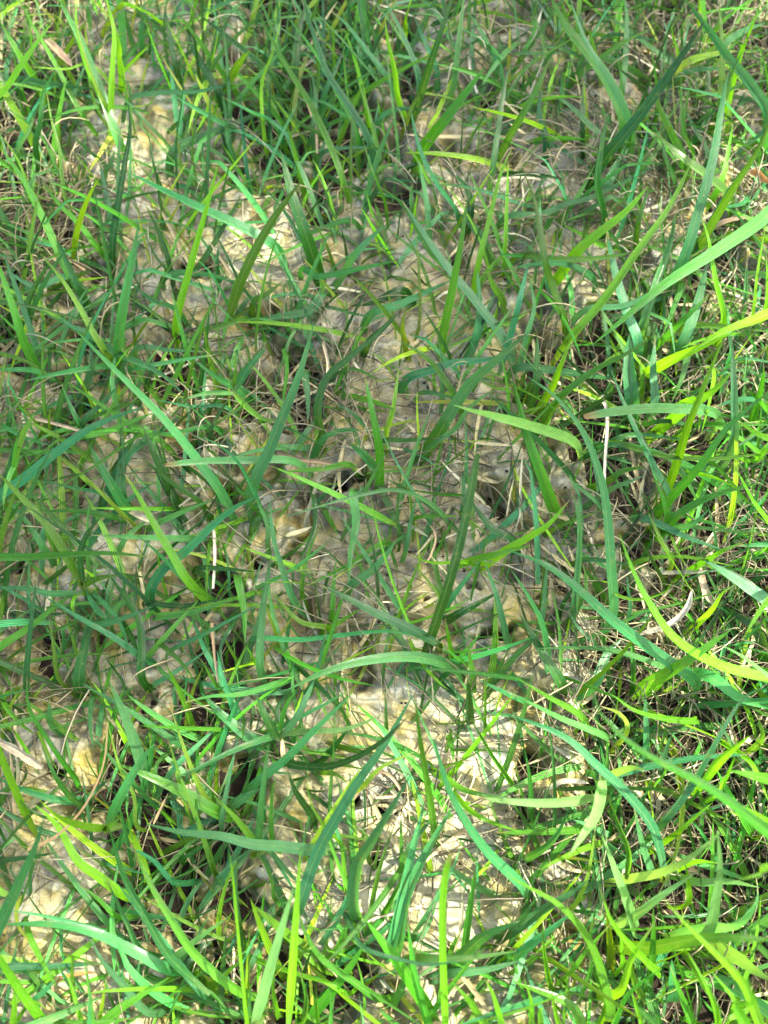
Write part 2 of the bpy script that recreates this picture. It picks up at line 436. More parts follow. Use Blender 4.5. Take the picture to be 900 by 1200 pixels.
# traced blades: tile origin, then base-to-tip points in thirds of a pixel; width; heights; colour; [@shoot]; [label]
T = {}
T[(0, 0)] = '''
-30,400 30,300 100,190 178,82;44;25;l;bright lime blade with a broad sunlit face in the top left corner
255,240 210,195 158,138;34;21;s;B;buff dead leaf fragment near the top left
395,890 415,720 440,570 458,450 450,350;28;14;d;slim dark green blade standing upright in the upper left
420,1230 435,1080 465,920 492,768;44;25;b;pale blunt blue-green blade standing left of the black pinhole, upper left;K
620,1140 680,900 730,720 772,560;30;15;l;straight bright green blade with a yellow tip right of the pale blunt blade
960,870 840,800 700,735 560,665 440,600;46;13;b;broad blue-green blade lying from upper left toward the middle top
90,1220 50,1100 0,950 -30,880;38;24;g
350,1210 285,1095 220,990 140,890;28;23;y
60,290 150,295 240,305 345,320;28;12;b
280,400 190,230 115,100 55,-20;24;13;g
405,480 345,310 280,150 200,-10;38;13;b
392,440 392,280 400,120 372,-10;26;14;l
425,230 415,160 395,80 375,0;28;24;l
120,290 60,190 0,75;36;13;g
400,430 330,290 285,160 250,30;16;14;y
370,400 300,240 270,120 262,0;14;14;l
330,360 300,220 250,110;12;12;g
960,270 880,190 780,110 685,40;22;13;b
620,250 600,160 575,20;24;12;d
455,360 560,330 700,325 860,285;20;12;b
960,440 880,395 780,338;30;13;b
600,545 720,480 840,430 950,385;36;11;b
240,970 165,810 85,650 0,525;34;13;g
335,860 280,790 210,720 150,640;26;12;g
125,530 140,430 150,330 195,240;24;13;d
230,700 210,540 180,420 165,330;16;13;y
490,135 497,70 505,-10;22;12;b
625,660 620,500 640,350 645,200;12;13;d
552,615 530,500 500,430;10;12;d
350,805 470,782 620,790 710,835;18;12;b
585,950 540,890 505,810;12;12;d
290,1020 245,930 195,820;38;12;d
580,975 700,960 860,1000;28;11;b
385,755 365,650 345,560;26;12;b
370,620 395,570 405,530;32;12;b
905,1080 850,1000 790,880 735,780;16;13;b
770,330 700,210 645,100;34;12;d
240,975 130,1010 20,950;28;11;b
625,1085 540,1050 450,980;24;12;b
200,60 130,50 40,55;14;13;y
220,630 150,480 60,400 0,370;14;12;g
60,560 100,460 130,380;26;12;g
330,1190 250,1150 200,1110;30;12;b
760,940 765,880 770,850;24;12;b
100,650 60,560 0,470;14;12;y
330,230 230,240 100,230;14;23;y
880,620 865,480 845,300;22;12;b
800,500 795,420 770,280;26;11;b
870,1120 800,1140 640,1180;26;12;g
100,1100 130,1000 190,910;26;12;d
'''
T[(300, 0)] = '''
575,345 610,230 650,110 695,-40;34;25;d;dark straight blade leaning out of the frame at the top middle
690,300 705,180 720,60 732,-40;26;13;b
590,530 660,430 735,330 808,232;48;14;g;folded broad blade catching light at its crease, upper middle
705,745 640,650 580,530 542,370;26;14;b
650,1215 690,1010 720,850 742,690;36;15;g;long upright green blade in the upper middle, base among straw;K
880,1220 790,1090 680,955 590,830 508,705;36;13;b;blue-green blade lying from upper middle down to the right
720,1000 610,890 520,730 418,648;20;12;g
208,935 175,830 130,700 84,528;56;14;d;broad teal blade tapering upward, beside the cream mound
240,1035 200,1095 110,1115 -20,1128;42;11;b
165,950 220,975 330,955 500,918;28;12;b
310,970 360,890 455,793;46;13;b
520,1028 430,1060 335,1080;48;11;d
400,1112 520,1065 690,985;36;12;b
240,1080 340,1103 440,1117;22;12;b
460,720 430,640 400,560 378,480;14;13;g
310,650 255,500 180,350 110,240 10,60;26;13;g
400,510 330,380 250,260 200,120 150,-20;28;24;b
350,480 280,330 210,200 95,48;20;13;g
500,360 485,250 462,150 448,55;26;14;l
560,348 630,333 702,350;18;22;y
335,480 312,300 300,150 280,50;14;12;g
570,290 515,130 470,40 455,-20;28;13;b
470,290 390,180 320,90 265,40;24;13;b
345,445 290,395 230,362 158,358;22;13;b
115,495 50,430 -20,398;28;12;b
245,485 150,430 88,342;20;12;g
608,800 597,680 572,560;26;12;b
825,625 850,450 872,300 900,210;30;13;b
778,955 820,780 860,620 902,520;24;24;l
870,915 880,720 886,560;22;13;l
862,1068 830,1010 803,945;42;13;g;short pointed leaf by the mustard lump, upper middle
572,1135 570,950 556,810;14;13;y
750,740 730,650 640,570;38;11;d
810,860 765,790 715,745;44;11;b
530,80 540,20 560,-20;26;13;l
520,1210 513,1140 528,1075;28;13;y
-10,1065 40,1030 92,988;32;12;g
400,1205 450,1155 505,1098;36;12;d
425,790 402,740 384,668;26;13;l
245,870 205,790 165,705;16;13;g
272,760 250,690 215,615;13;13;d
552,720 550,640;26;11;b
770,1200 790,1080 780,940;30;12;b
335,780 220,810 105,862;24;11;d
225,545 330,520 430,528 525,560;26;12;b
200,480 207,340 188,240;22;12;b
140,250 150,120 175,10;34;12;d
30,480 20,300 60,180 90,60;16;13;l
380,340 350,220 310,100;18;12;l
215,400 225,250 210,150 170,-10;22;13;g
640,260 600,160 560,60;26;12;b
700,230 730,140 690,60;14;12;g
840,220 800,120 740,30;28;12;b
430,420 500,380 620,385;22;11;b
240,340 280,240 310,160;26;12;b
160,620 130,500 110,430;24;13;g
'''
T[(600, 0)] = '''
325,570 430,440 540,290 620,170 682,72;50;25;d;long broad dark blade running diagonally up to the right, top right;K
208,905 300,820 400,740 480,650;44;24;l;broad bright lime blade below the long dark diagonal blade, right side;K
316,775 294,650 308,520 333,402;42;14;d;dark spear-shaped blade standing left of the lime diagonal blade
590,925 650,740 700,560 738,340 760,240;44;24;b;tall blue-green blade with fine veins in the upper right
740,350 770,265 808,185;30;34;b
905,430 850,310 765,205 690,100 610,0;40;24;b
395,450 340,300 265,190 190,100 125,-20;50;24;g
420,450 350,290 260,140 205,-10;30;35;b
612,605 560,480 510,370 480,288;32;14;g
508,355 500,240 486,142;24;34;g
632,555 603,480 592,380 586,300;28;14;g
685,545 640,450 598,365;26;12;b
700,800 790,650 860,540 910,420;42;25;g
758,705 690,630 600,560 488,458;42;13;g
770,320 810,170 840,100 885,-20;22;35;l;thin bright stem leaning to the top right corner
960,700 860,785 710,885 530,1000 400,1110 280,1210;58;35;g;broad arching green blade reaching left from the right edge, upper right;K
205,1205 330,1060 440,900 560,730 642,555;38;14;g;long narrow green blade crossing under the arching blade, upper right
20,905 150,915 300,910 455,883;38;13;g
290,990 220,940 120,930 -10,948;28;13;b
250,1090 380,1072 470,1035 560,975;28;12;b
-20,772 100,760 200,720 300,690 520,575;36;12;b
440,1210 400,1100 370,1000 350,920 328,820;40;12;b
315,495 260,430 200,370 115,315;30;12;b
-30,530 30,420 90,310 135,200;38;14;g;dark green blade tip at the left of the upper right grass
182,1135 130,980 110,900 80,720 38,600;30;14;g
120,505 95,400 100,300;30;12;b
238,475 240,380 252,230;28;12;b
388,325 402,200 405,60 398,-20;28;12;b
-10,205 80,190 190,190;16;12;b
325,132 440,128 545,148;16;12;b
740,1140 712,990 690,850 662,750;28;14;l
598,1210 650,1080 690,920;46;12;b
465,1140 510,1000 560,850 582,730;36;12;b
812,1070 820,920;24;12;b
892,1085 897,900;22;13;l
842,1110 862,950 895,780;20;13;l
728,665 758,560 782,425;36;12;l
572,645 540,560 518,455;24;13;d
600,235 680,200 795,178;38;12;y
595,262 680,240 770,240;24;12;b
718,185 800,120 890,85;36;12;b
735,345 800,300 900,282;16;23;b
900,350 893,260 878,178;16;13;g
578,195 565,140 558,85;20;13;l
980,1075 860,1125 740,1170 640,1235;46;25;l
538,1195 610,1125 700,1035;32;13;g
620,1150 760,1150 920,1165;34;13;g
80,960 60,870 -10,840;14;12;b
440,875 450,780 492,650;26;13;g
600,1000 570,1090 530,1190;26;12;g
650,470 700,400 730,350;24;11;b
330,650 380,560 420,470;40;11;b
830,700 800,720 720,730;22;12;b
180,770 240,680 290,580;26;12;g
250,820 245,700;16;12;d
760,420 755,330;26;12;y
30,200 80,100 70,40;22;12;g
240,120 230,20;30;12;b
720,100 780,40 860,-20;18;12;l
660,40 650,-20;16;12;l
50,1190 80,1080 60,960;26;12;b
'''
T[(0, 400)] = '''
770,530 690,420 620,330 540,240 440,140 370,70 250,-55;50;25;b;long blue-green blade falling diagonally from upper left across the left side;K
1030,425 820,422 700,425 582,437;38;34;b;T;pale flat blunt-ended blade lying level, left of centre;K
520,900 560,810 650,735 750,640 830,580 925,540;42;13;b;blue-green blade curving up to the right, left of centre
-60,772 120,765 250,755 400,750 550,762;38;25;g;straight level green blade entering from the left edge at mid height;K
295,870 283,760 308,680 358,618;26;24;d;@1
670,860 600,750 530,630 480,540 433,465;38;24;g
445,585 410,530 370,460 318,365;46;13;b
-20,570 90,480 200,390 330,300 505,232;42;13;b;broad blue-green blade crossing to the upper right near the left edge
265,352 380,320 450,290 545,252;34;12;g
390,92 230,110 68,142;30;13;b
130,105 0,100 -50,98;26;12;b
340,8 460,60 570,115 655,192;30;13;b
430,102 560,75 755,42;24;13;b
490,25 600,30 720,36;22;12;b
850,185 760,130 675,65;36;14;b;@2
820,180 730,180 642,202;28;23;b;@2
790,240 660,235 538,208;22;12;b
745,298 600,320 465,326;22;12;b
500,335 350,430 200,520 55,625;15;35;g;thin straight blade crossing to the lower left on the left side
285,295 250,230 215,145;24;12;b
285,295 360,210 415,152;28;12;b
455,625 400,570 320,490 215,395;24;14;y
280,850 230,760 170,660 100,580 -10,462;36;24;g;@1
160,730 100,640 20,545;30;12;b
375,552 250,520 115,488;24;12;b
405,622 280,600 135,602;26;12;d
675,692 560,690 460,685 325,678;34;13;b
665,855 560,750 475,675;20;13;b
555,645 650,600 765,555;28;12;b
555,962 680,945 815,905;34;13;b
515,918 640,930 805,903;26;12;d
295,1000 400,980 535,928;34;13;b
600,1092 720,1030 830,970 935,912;30;14;b
95,1220 110,1000 133,815;28;14;b
290,885 180,888 90,870 -30,868;26;23;b;@1
-20,1100 100,1010 200,930 280,875;32;12;g
212,1190 190,1080 172,955;24;13;y
505,1115 400,1040 260,960 140,885;26;13;b
280,1210 300,1080 335,975;52;12;d
502,1190 500,1060 480,960 380,820;36;12;d
605,575 605,470;32;11;d
428,545 430,420 430,300;46;11;d
840,835 862,950 864,1065;38;32;g;drooping green leaf pointing straight down, left of centre
905,545 845,430 770,360 698,330;16;25;b;slender pale blade curving over the level blunt blade
705,575 600,500 495,415;24;12;g
740,325 780,240 822,178;16;12;d
545,1205 650,1140 740,1075;24;12;b
-30,392 90,390 185,385;26;12;g
372,975 335,930 300,870;24;22;b;@1
370,975 430,920 495,865;38;11;b
570,360 450,290 330,210 225,140;24;12;g
690,802 780,800 905,812;24;12;d
740,720 730,850 735,930;18;12;g
-30,40 100,70 200,135;20;12;g
30,300 70,200 100,120;24;11;d
820,180 890,250 960,290;26;22;g;@2
825,175 880,90 940,20;30;23;b;@2
820,170 830,100 825,40;16;23;g;@2
290,860 350,830 420,820;26;23;g;@1
270,900 260,960 265,900;20;22;l
0,300 80,340 180,370;26;12;b
560,1060 640,1130 690,1200;26;12;g
330,880 420,980 460,1100;22;12;b
820,1000 780,1080 800,1180;26;11;b
900,880 830,900 700,925;24;12;g
190,20 180,130;28;12;d
520,150 540,80 500,0;26;12;d
'''
T[(300, 400)] = '''
-15,520 40,390 90,265 145,130 185,0 205,-70;50;25;b;broad teal blade leaning up to the right, left of the photo's middle;K
235,330 222,250 250,140 330,65 420,-10 490,-85;38;14;d;@3
434,488 432,380 410,260 380,118;38;14;g;@4
425,455 380,400 326,362;40;23;b;@4
612,1060 645,960 690,820 735,640 782,398;46;26;d;T;straight dark green blade with a rounded tip standing at the centre;K
640,335 690,250 760,150 850,70 960,-30;56;24;d;broad dark blade slanting up to the right, above the centre
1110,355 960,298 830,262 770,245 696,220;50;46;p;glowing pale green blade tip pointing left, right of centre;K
705,205 640,100 580,40 500,-5;28;13;g
530,135 620,100 700,75 915,55;34;12;b
585,183 680,200 745,215;22;12;b
620,368 700,310 745,240 838,165;26;23;b
438,350 530,345 648,335;24;12;d
455,335 480,240 500,95;26;13;y
345,535 355,640 335,750 328,858;40;42;b;drooping pale blade hanging straight down at the bend, centre left;K
650,605 570,545 480,520 380,535 260,565 85,618;32;35;b;arched blue-green blade bridging the centre from right to left
325,862 400,805 460,740 495,685;40;12;b
450,715 330,790 180,862;26;12;g
132,915 90,800 60,690 48,555;28;13;b
12,1150 20,950 52,745;34;12;b
42,720 38,640 -10,530;24;12;b
670,1085 560,1020 430,960 330,908 225,858;40;24;b;@5
250,1005 150,980 55,875;26;12;y
255,1012 320,970 372,938;28;12;l
-10,1045 150,1050 330,1030 480,1020 600,1050 700,1105;26;12;b
690,1145 560,1110 400,1120 250,1160 100,1230;46;14;b;broad ribbed blade arching to the lower left, below the centre;K
882,1035 850,900 808,772;32;13;b
675,925 720,860 785,775;28;12;b
725,782 830,750 965,715;38;13;l
528,725 545,620 575,515;20;12;b
508,695 500,600 517,445;15;12;d
700,962 780,920 858,880;42;11;d
645,910 600,840 545,775;17;12;y
735,772 640,775 585,765 530,740;18;24;l
160,885 180,760 225,645;22;12;g
690,1105 680,1040 668,970;26;13;l;@5
560,622 640,612 725,612;26;12;g
905,695 830,650 755,555;42;12;b
722,575 722,450;32;11;b
737,465 735,240;22;12;b
228,352 300,310 385,310;28;12;b
375,292 330,250 270,218;24;12;b
435,452 560,445 695,420;14;12;y
740,545 640,535 500,515;16;12;g
60,1000 20,900 -10,860;16;12;y
270,960 275,860 285,770;26;12;g
200,1200 230,1110 250,1010;26;12;b
100,30 110,100 90,250;20;12;g
170,100 180,200 178,290;30;12;b
215,345 225,250 240,160;22;12;l;@3
290,110 350,100 450,150;20;12;g
900,180 830,160 770,130;22;12;g
650,50 655,-30;22;12;l
790,110 785,0;14;12;g
430,900 420,760 380,590;14;12;d
700,330 705,400 720,410;14;12;g
-10,640 60,600 120,580;22;11;b
330,440 240,450 100,460;32;12;g
730,1130 700,1110 660,1075;28;12;g;@5
760,1180 750,1120 745,1060;34;12;g
200,545 205,650 160,760 140,830;24;11;d
'''
T[(600, 400)] = '''
350,960 345,800 330,600 300,450 240,310 150,195 45,120;52;26;b;tall arching blue-green blade with a yellow edge, right of centre;K
720,262 560,240 400,247 256,270;40;35;b;T;level blunt-ended pale blade pointing left, right side;K
640,1200 500,1095 360,990 240,880 120,790 -20,735;48;25;b;long broad ribbed blade slanting down to the right, right of centre;K
960,1200 740,1138 580,1045 480,905 420,780 383,675;42;25;l
480,1205 600,1135 775,1012;52;14;g;broad green leaf rising to the right, lower right side
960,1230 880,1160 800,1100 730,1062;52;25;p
960,850 900,900 850,975 812,1050;46;25;g
152,590 110,470 60,330 8,140;52;14;g;broad flat green blade leaning left, right of the bright pale tip
420,205 410,100 412,-30;62;12;b
498,225 495,100 502,-10;40;12;b
455,170 450,60;30;12;g
775,360 782,200 775,-10;38;24;b
578,445 620,310 665,195 750,-20;36;25;l;bright lime blade rising to the upper right edge
545,565 650,450 760,300 920,165;36;25;g;narrow green blade slanting up to the right edge
345,362 450,385 560,410 720,415 940,390;24;13;g
320,367 440,380 555,412;26;12;b
552,562 500,450 450,350 390,220 345,105;26;13;b
540,662 600,600 720,540 880,498;34;13;g
542,645 530,560 495,475;28;13;g
455,622 620,690 740,732;32;12;b
455,772 600,760 775,792;22;12;l
345,850 370,890 450,907 540,880 566,835;24;24;l;lime green curl shaped like a hook, right of centre;K
338,485 390,450 468,438;36;12;g
555,662 630,640 690,588;36;13;b
-40,745 60,685 130,640 205,555;38;24;l;short bright lime blade pointing up to the right, right of centre
115,1100 95,990 50,895 -10,795;42;14;b
175,1210 110,1100 25,955;46;12;d
315,595 250,530 185,475;28;12;b
220,970 237,800 241,650 218,525;30;13;b
165,215 290,110 400,50 500,-20;42;24;g
20,100 140,105 390,140;38;11;b
85,165 90,70 92,-20;38;12;d
138,170 170,90 215,-10;32;13;l
525,85 640,30 780,-30;46;25;l
595,250 700,180 770,110;46;24;l
515,105 580,160 650,215;32;13;g
640,303 760,298 930,295;32;13;g
845,235 885,90;42;14;g
930,370 850,320 780,270;34;24;l
920,680 845,560 775,425;32;24;l
640,205 660,260 655,325;22;22;l
698,955 740,890 790,858;30;23;l
700,765 750,735 810,710;30;23;l
930,950 800,850 670,765;60;12;b
920,722 860,720 790,722;30;12;b
550,652 660,660 780,672 870,677;24;12;d
175,925 205,870 158,835;24;12;d
408,960 402,820;26;12;b
285,1210 330,1110 385,1045;62;11;b
370,348 480,335 610,352;32;11;b
345,522 400,500 458,475;28;12;b
102,995 120,850 127,755;24;12;b
560,1165 440,1110 300,1080 95,1080;26;13;b
160,650 240,620 310,590;24;12;g
290,1060 230,1000 195,940;24;12;b
560,770 520,690 480,600;24;12;y
540,660 580,740 620,800;16;12;l
430,1180 425,1050 400,960;22;12;g
700,420 830,560 900,600;16;13;g
520,290 620,300 740,330;30;11;d
520,180 560,170 640,175;20;13;l
840,420 900,380 960,370;40;34;g
640,460 720,480 800,520;20;13;l
620,20 600,120 560,220;30;12;d
700,100 690,200 660,330;20;13;l
800,60 900,70 960,80;32;12;b
880,220 800,200 700,230;26;12;b
250,765 350,770 440,790;24;12;b
220,960 260,860 250,780;26;11;g
'''
T[(0, 800)] = '''
-60,1000 30,800 80,685 130,570 158,470;58;26;b;wide pale blade entering at the left edge, lower left;K
375,515 300,502 230,482 160,438;46;25;l;@6
370,515 400,500 442,450;30;24;g;@6
100,587 200,540 290,450 350,340 375,250 382,140;14;35;s;S;pale dry stem arcing up to the right, lower left;K
170,295 90,240 8,195;44;22;s;T;thick chopped straw stub near the left edge, lower left;K
645,222 540,150 430,80 290,0;26;13;b
960,190 820,240 700,300 592,350;36;24;b
960,10 850,42 740,50 648,72;28;24;b
920,220 800,130 710,40;52;12;b
378,512 430,400 490,290 545,215;42;24;b;@6
775,465 640,390 540,340 410,285;52;13;g
1120,592 980,578 880,570 770,542 640,530 510,500;48;24;b;long flat blade lying level with its tip to the left, lower left;K
895,560 820,470 745,390;34;13;g
740,1100 600,970 510,820 440,690 385,515;32;23;d;@6
850,1080 700,960 620,850 530,700 465,560;38;14;g;long green blade running down to the right through the lower left
440,745 350,680 270,620 200,500 120,425;42;13;l
705,1090 560,900 415,710;36;12;b
610,1010 450,930 340,880 200,850 10,852;46;13;b
-30,990 100,990 200,990 350,985;34;12;b
525,1160 430,1060 360,980 305,885;38;13;b
295,1190 260,1080 232,1015;28;12;l
598,985 700,900 808,825;42;13;p
330,1210 420,1140 590,1035;42;12;g
235,295 150,170 100,80 93,-20;26;13;g
272,425 200,340 145,225;32;13;d
225,422 100,390 -20,335;36;12;b
752,660 700,500 640,350 588,195;22;13;g
730,410 660,260 605,95;22;13;y
555,290 556,350 566,415;28;22;d
880,1230 850,1000 822,700 808,600;17;25;l;thin upright stem in the lower left, right of the level flat blade
760,660 720,560 678,440;16;12;g
480,505 470,400 420,300 378,140;16;13;y
540,502 592,392;12;12;s
778,510 800,350 835,190;22;12;b
815,435 870,400 920,370;52;12;b
-20,628 90,615 210,598;26;12;d
500,940 450,850 380,700;24;12;b
55,1220 50,1130 50,1055;32;13;l
100,860 140,960 200,1070;32;12;l
115,1125 160,1080 210,1030;32;12;b
540,260 490,200 480,160;18;12;y
900,1220 880,1150 885,1060;26;12;d
420,820 350,760 280,710;26;12;g
620,700 540,620 440,570;24;12;b
200,1190 330,1195 470,1180;30;12;g
330,60 320,140 330,240;26;12;b
640,980 690,900 745,800;24;12;b
700,1060 760,1110 820,1200;24;12;g
490,1060 495,960;24;12;b
190,480 100,440 50,380;20;12;d
300,420 340,380 400,330;32;11;d
640,620 740,560 790,540;22;11;d
60,1200 110,1120 170,1150;22;12;l
750,1060 820,1000 880,960;28;12;l
180,150 170,60;34;12;b
20,60 70,140 130,190;30;12;g
'''
T[(300, 800)] = '''
105,282 220,297 330,270 440,205 545,105;36;25;d;dark arched blade bowing down to the left above the dark hollow;K
145,800 210,610 280,480 350,360 450,220 552,45;50;24;b;long sunlit blade slanting up to the right above the sunny mound;K
352,790 360,650 410,560 480,440 550,316;56;26;b;broad pointed blade with a dark base standing over the dark hollow;K
622,545 600,360 575,200 555,28;34;16;g;tall slim blade with a yellow tip, lower middle;K
940,720 810,590 720,460 660,330 618,165;44;26;b;dark teal blade falling to the right, lower middle
500,925 530,760 600,600 695,432;50;13;b
478,935 540,650 592,425;46;13;b
660,1220 652,950 652,780 664,660 682,598;30;26;l;T;upright bright stem with a cut top, bottom centre;K
-10,1220 60,960 135,715;52;25;p;@7
108,1220 130,900 152,600;36;35;l;@7
8,620 20,420 47,215;30;25;b;@8
-20,230 100,150 250,70 340,15;28;13;b
-20,370 100,270 200,170 340,35;36;13;b
95,182 200,172 320,163 452,112;28;13;p
192,465 140,390 105,295;32;13;d
285,555 220,480 185,400 180,305;13;24;l
338,860 380,930 500,970 620,990 770,965;22;25;b;slender curved blade sweeping level across the bottom centre
565,962 720,965 920,943;36;13;p
675,1022 800,1010 930,980;42;12;b
715,975 800,900 930,840;58;14;b
905,360 830,250 752,120;26;13;g
675,335 760,380 940,410;36;24;g
725,425 800,480 940,530;28;24;l
750,115 745,-20;38;13;d
400,620 395,540 345,495;24;12;g
372,362 430,300 550,243;26;23;y
610,1220 560,1050 528,840;36;13;g
445,1115 340,1050 230,970 170,870 145,790;30;13;g
815,1210 750,1120 690,1055;40;24;l
860,1205 830,1100 798,1035;32;24;l
512,680 508,470;26;12;g
405,830 440,650 492,495;24;13;g
940,60 840,15 780,-15;28;12;b
458,165 455,30;22;12;d
520,605 560,540 630,462;32;12;b
255,955 340,868;26;12;g
462,795 530,660;28;12;g
82,200 40,130 0,40;36;23;d;@8
85,195 110,90 160,10;22;23;g;@8
90,190 150,110 210,-20;30;23;b;@8
88,200 90,150 75,90 130,10;24;22;d;@8
95,290 92,240 88,190;20;22;s
60,560 55,400 70,330;26;12;g
70,760 55,680 10,600;18;12;g
20,900 30,780 35,700;14;12;g
320,1090 240,1050 160,1040;24;12;l
385,1150 375,1050 350,960;14;12;g
480,1130 540,1000 560,920;36;12;g
690,210 700,280;30;12;g
250,310 290,320 325,350;32;12;g
560,900 600,860 650,700;30;11;b
900,120 840,110 805,95;22;12;b
170,1180 180,1100 150,1000;30;13;g
230,1190 215,1110 190,1060;22;13;l
80,1180 60,1080 70,1000;24;13;l
'''
T[(600, 800)] = '''
1120,660 960,565 860,490 760,410 640,335 500,265 385,185 305,95 276,0;62;57;g;very long thick green blade bowing down to the right, lower right;K
545,720 500,530 410,405 300,300 180,195 -20,112;52;24;b;@9
335,195 180,130 80,80 -20,32;38;24;b
245,125 120,50 20,-10;30;24;g
322,325 300,450 255,530 203,608;46;45;p;@9
650,365 720,285 838,188;62;46;l;broad glowing lime leaf with a pointed tip, lower right;K
710,388 745,330 780,260;42;35;l
305,395 150,415 -20,410 -120,398;40;25;p;@9
245,512 100,522 -60,525;32;13;g
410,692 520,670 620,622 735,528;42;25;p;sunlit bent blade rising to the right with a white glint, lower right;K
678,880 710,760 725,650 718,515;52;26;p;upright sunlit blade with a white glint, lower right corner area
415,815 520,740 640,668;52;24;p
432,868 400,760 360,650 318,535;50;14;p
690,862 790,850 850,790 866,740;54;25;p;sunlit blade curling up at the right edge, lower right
478,932 620,905 760,895 960,908;62;25;g
900,1260 830,1080 770,1000 680,910 600,830 535,755;52;46;l
850,1260 850,1130 812,1000;74;68;l;out-of-focus bright lime blade very near the lens, bottom right corner;K
345,1170 300,980 240,860 150,770 60,720 -20,675;36;25;g;curved green blade arching down to the right at the bottom
-20,880 100,800 200,740 275,688;46;13;b
-10,965 100,890 215,800;42;13;b
70,612 150,550 205,438;32;13;b
612,775 618,700 610,630;42;24;l
510,1020 420,930 350,840 308,715;32;25;l
378,1090 420,980 505,845;36;24;l
335,1210 400,1090 530,995;42;24;g
198,1022 250,950 345,845;28;23;l
132,1065 112,960 103,845;26;13;l
960,520 870,470 765,415;42;45;l
960,350 880,330 765,305;64;24;g
505,505 570,430 640,330 700,220 800,60 885,15;38;24;b
645,132 540,125 430,95 345,35;28;14;g
468,245 465,20;30;12;b
325,322 480,290 650,260 840,248;32;12;b
690,-20 800,55 940,100;64;12;b
405,695 415,600 370,480 335,390;24;24;g;@9
215,790 270,680 300,490;20;13;y
560,1110 558,970;52;12;b
630,1200 590,1090 555,990;40;13;g
780,955 860,1010 940,1060;64;13;p
1000,620 900,660 790,690;86;67;g;large soft-focus green blade close to the lens at the lower right edge
635,700 760,700 870,722;36;12;p
635,635 690,635 745,642;22;24;l
330,330 340,250 330,170;22;12;g;@9
335,330 420,300 480,310;30;34;p;@9
500,700 460,570 430,430;40;12;b
640,1000 690,1090 760,1190;30;13;l
520,1210 500,1100 440,980;28;12;g
250,1200 200,1120 0,1045;46;12;g
170,1210 150,1140 140,1080;24;13;l
60,1200 65,1120 40,1040;24;13;l
300,1210 330,1100 270,1040;24;13;l
720,1210 700,1100 620,950;30;24;l
450,1210 430,1120 410,1060;20;13;l
800,1210 780,1120 700,1020;28;24;l
380,1000 385,920 375,850;26;13;l
70,480 65,350 48,240;28;13;d
400,170 380,110 310,80;28;22;y
820,270 860,320 900,420;30;23;l
570,530 640,470 700,420;26;23;l
540,310 500,370 560,400;18;23;l
880,200 870,120;30;23;g
100,1210 100,1150 110,1140;30;13;l
'''
LM = [(28, 65, 'the bright lime corner blade'), (68, 62, 'the buff dead leaf'), (152, 310, 'the pale blunt upright blade'), (345, 245, 'the broad teal tapering blade'),
      (305, 90, 'the dense top tangle'), (540, 310, 'the long upright upper blade'), (510, 40, 'the dark top middle blade'), (770, 100, 'the long dark diagonal blade'), (715, 255, 'the lime diagonal blade'),
      (800, 320, 'the arching right edge blade'), (600, 340, 'the mustard yellow lump'), (170, 470, 'the long falling left blade'), (260, 543, 'the level blunt left blade'), (90, 652, 'the level left edge blade'),
      (340, 470, 'the broad teal leaning blade'), (440, 500, 'the small central shoot'), (540, 640, 'the dark central blade'), (600, 490, 'the glowing pale tip'), (412, 630, 'the drooping pale blade'),
      (700, 560, 'the tall arching right blade'), (730, 485, 'the blunt level right blade'), (750, 695, 'the lime hook'), (690, 720, 'the broad ribbed slanting blade'), (860, 560, 'the right edge leaves'),
      (460, 775, 'the ribbed central arch'), (25, 1040, 'the wide pale left blade'), (115, 950, 'the pale arcing stem'), (30, 880, 'the chopped straw stub'), (250, 980, 'the level lower blade'),
      (240, 820, 'the shaded lower left gap'), (370, 890, 'the dark arched blade'), (455, 965, 'the broad hollow-side blade'), (520, 1080, 'the cut top stem'), (390, 1060, 'the sunny mound'), (120, 1150, 'the bright corner crust'),
      (780, 900, 'the very long bowing blade'), (850, 880, 'the glowing lime leaf'), (705, 910, 'the lower right shoot'), (800, 1010, 'the sunlit bent blade'), (880, 1130, 'the blurred corner blade'), (680, 1140, 'the sunlit bottom crust'),
      (860, 30, 'the top right thin stem'), (640, 110, 'the straw tangle'), (270, 1110, 'the shaded bottom gap')]
SHOOT = {'1': ('grass shoot with curled dark blade over the level left edge blade', None), '2': ('grass shoot fanning from one node above the level blunt left blade', None),
         '3': ('light stemmed shoot with one dark blade bending up, upper centre', None), '4': ('small upright shoot with a tall and a short blade at the centre', None),
         '5': ('shoot at the foot of the dark central blade, sending one blade left', None), '6': ('shoot with a lime leaf tip pointing left in the lower left', None),
         '7': ('sunlit pair of upright blades beside the sunny mound, bottom left of centre', None), '8': ('shaded shoot with a fan of leaves left of the dark hollow', None),
         '9': ('large shoot whose pale leaves radiate from one node, lower right', None)}
CN = {'b': 'blue-green', 'g': 'mid green', 'd': 'dark green', 'l': 'lime green', 'y': 'yellowish green', 's': 'straw coloured', 'p': 'pale green'}
DIRS = ['right', 'upper right', 'top', 'upper left', 'left', 'lower left', 'bottom', 'lower right']
REL = ['right of', 'above and right of', 'above', 'above and left of', 'left of', 'below and left of', 'below', 'below and right of']
def oct8(dx, dy): return int(round(math.atan2(-dy, dx) / (math.pi / 4))) % 8
used = set()
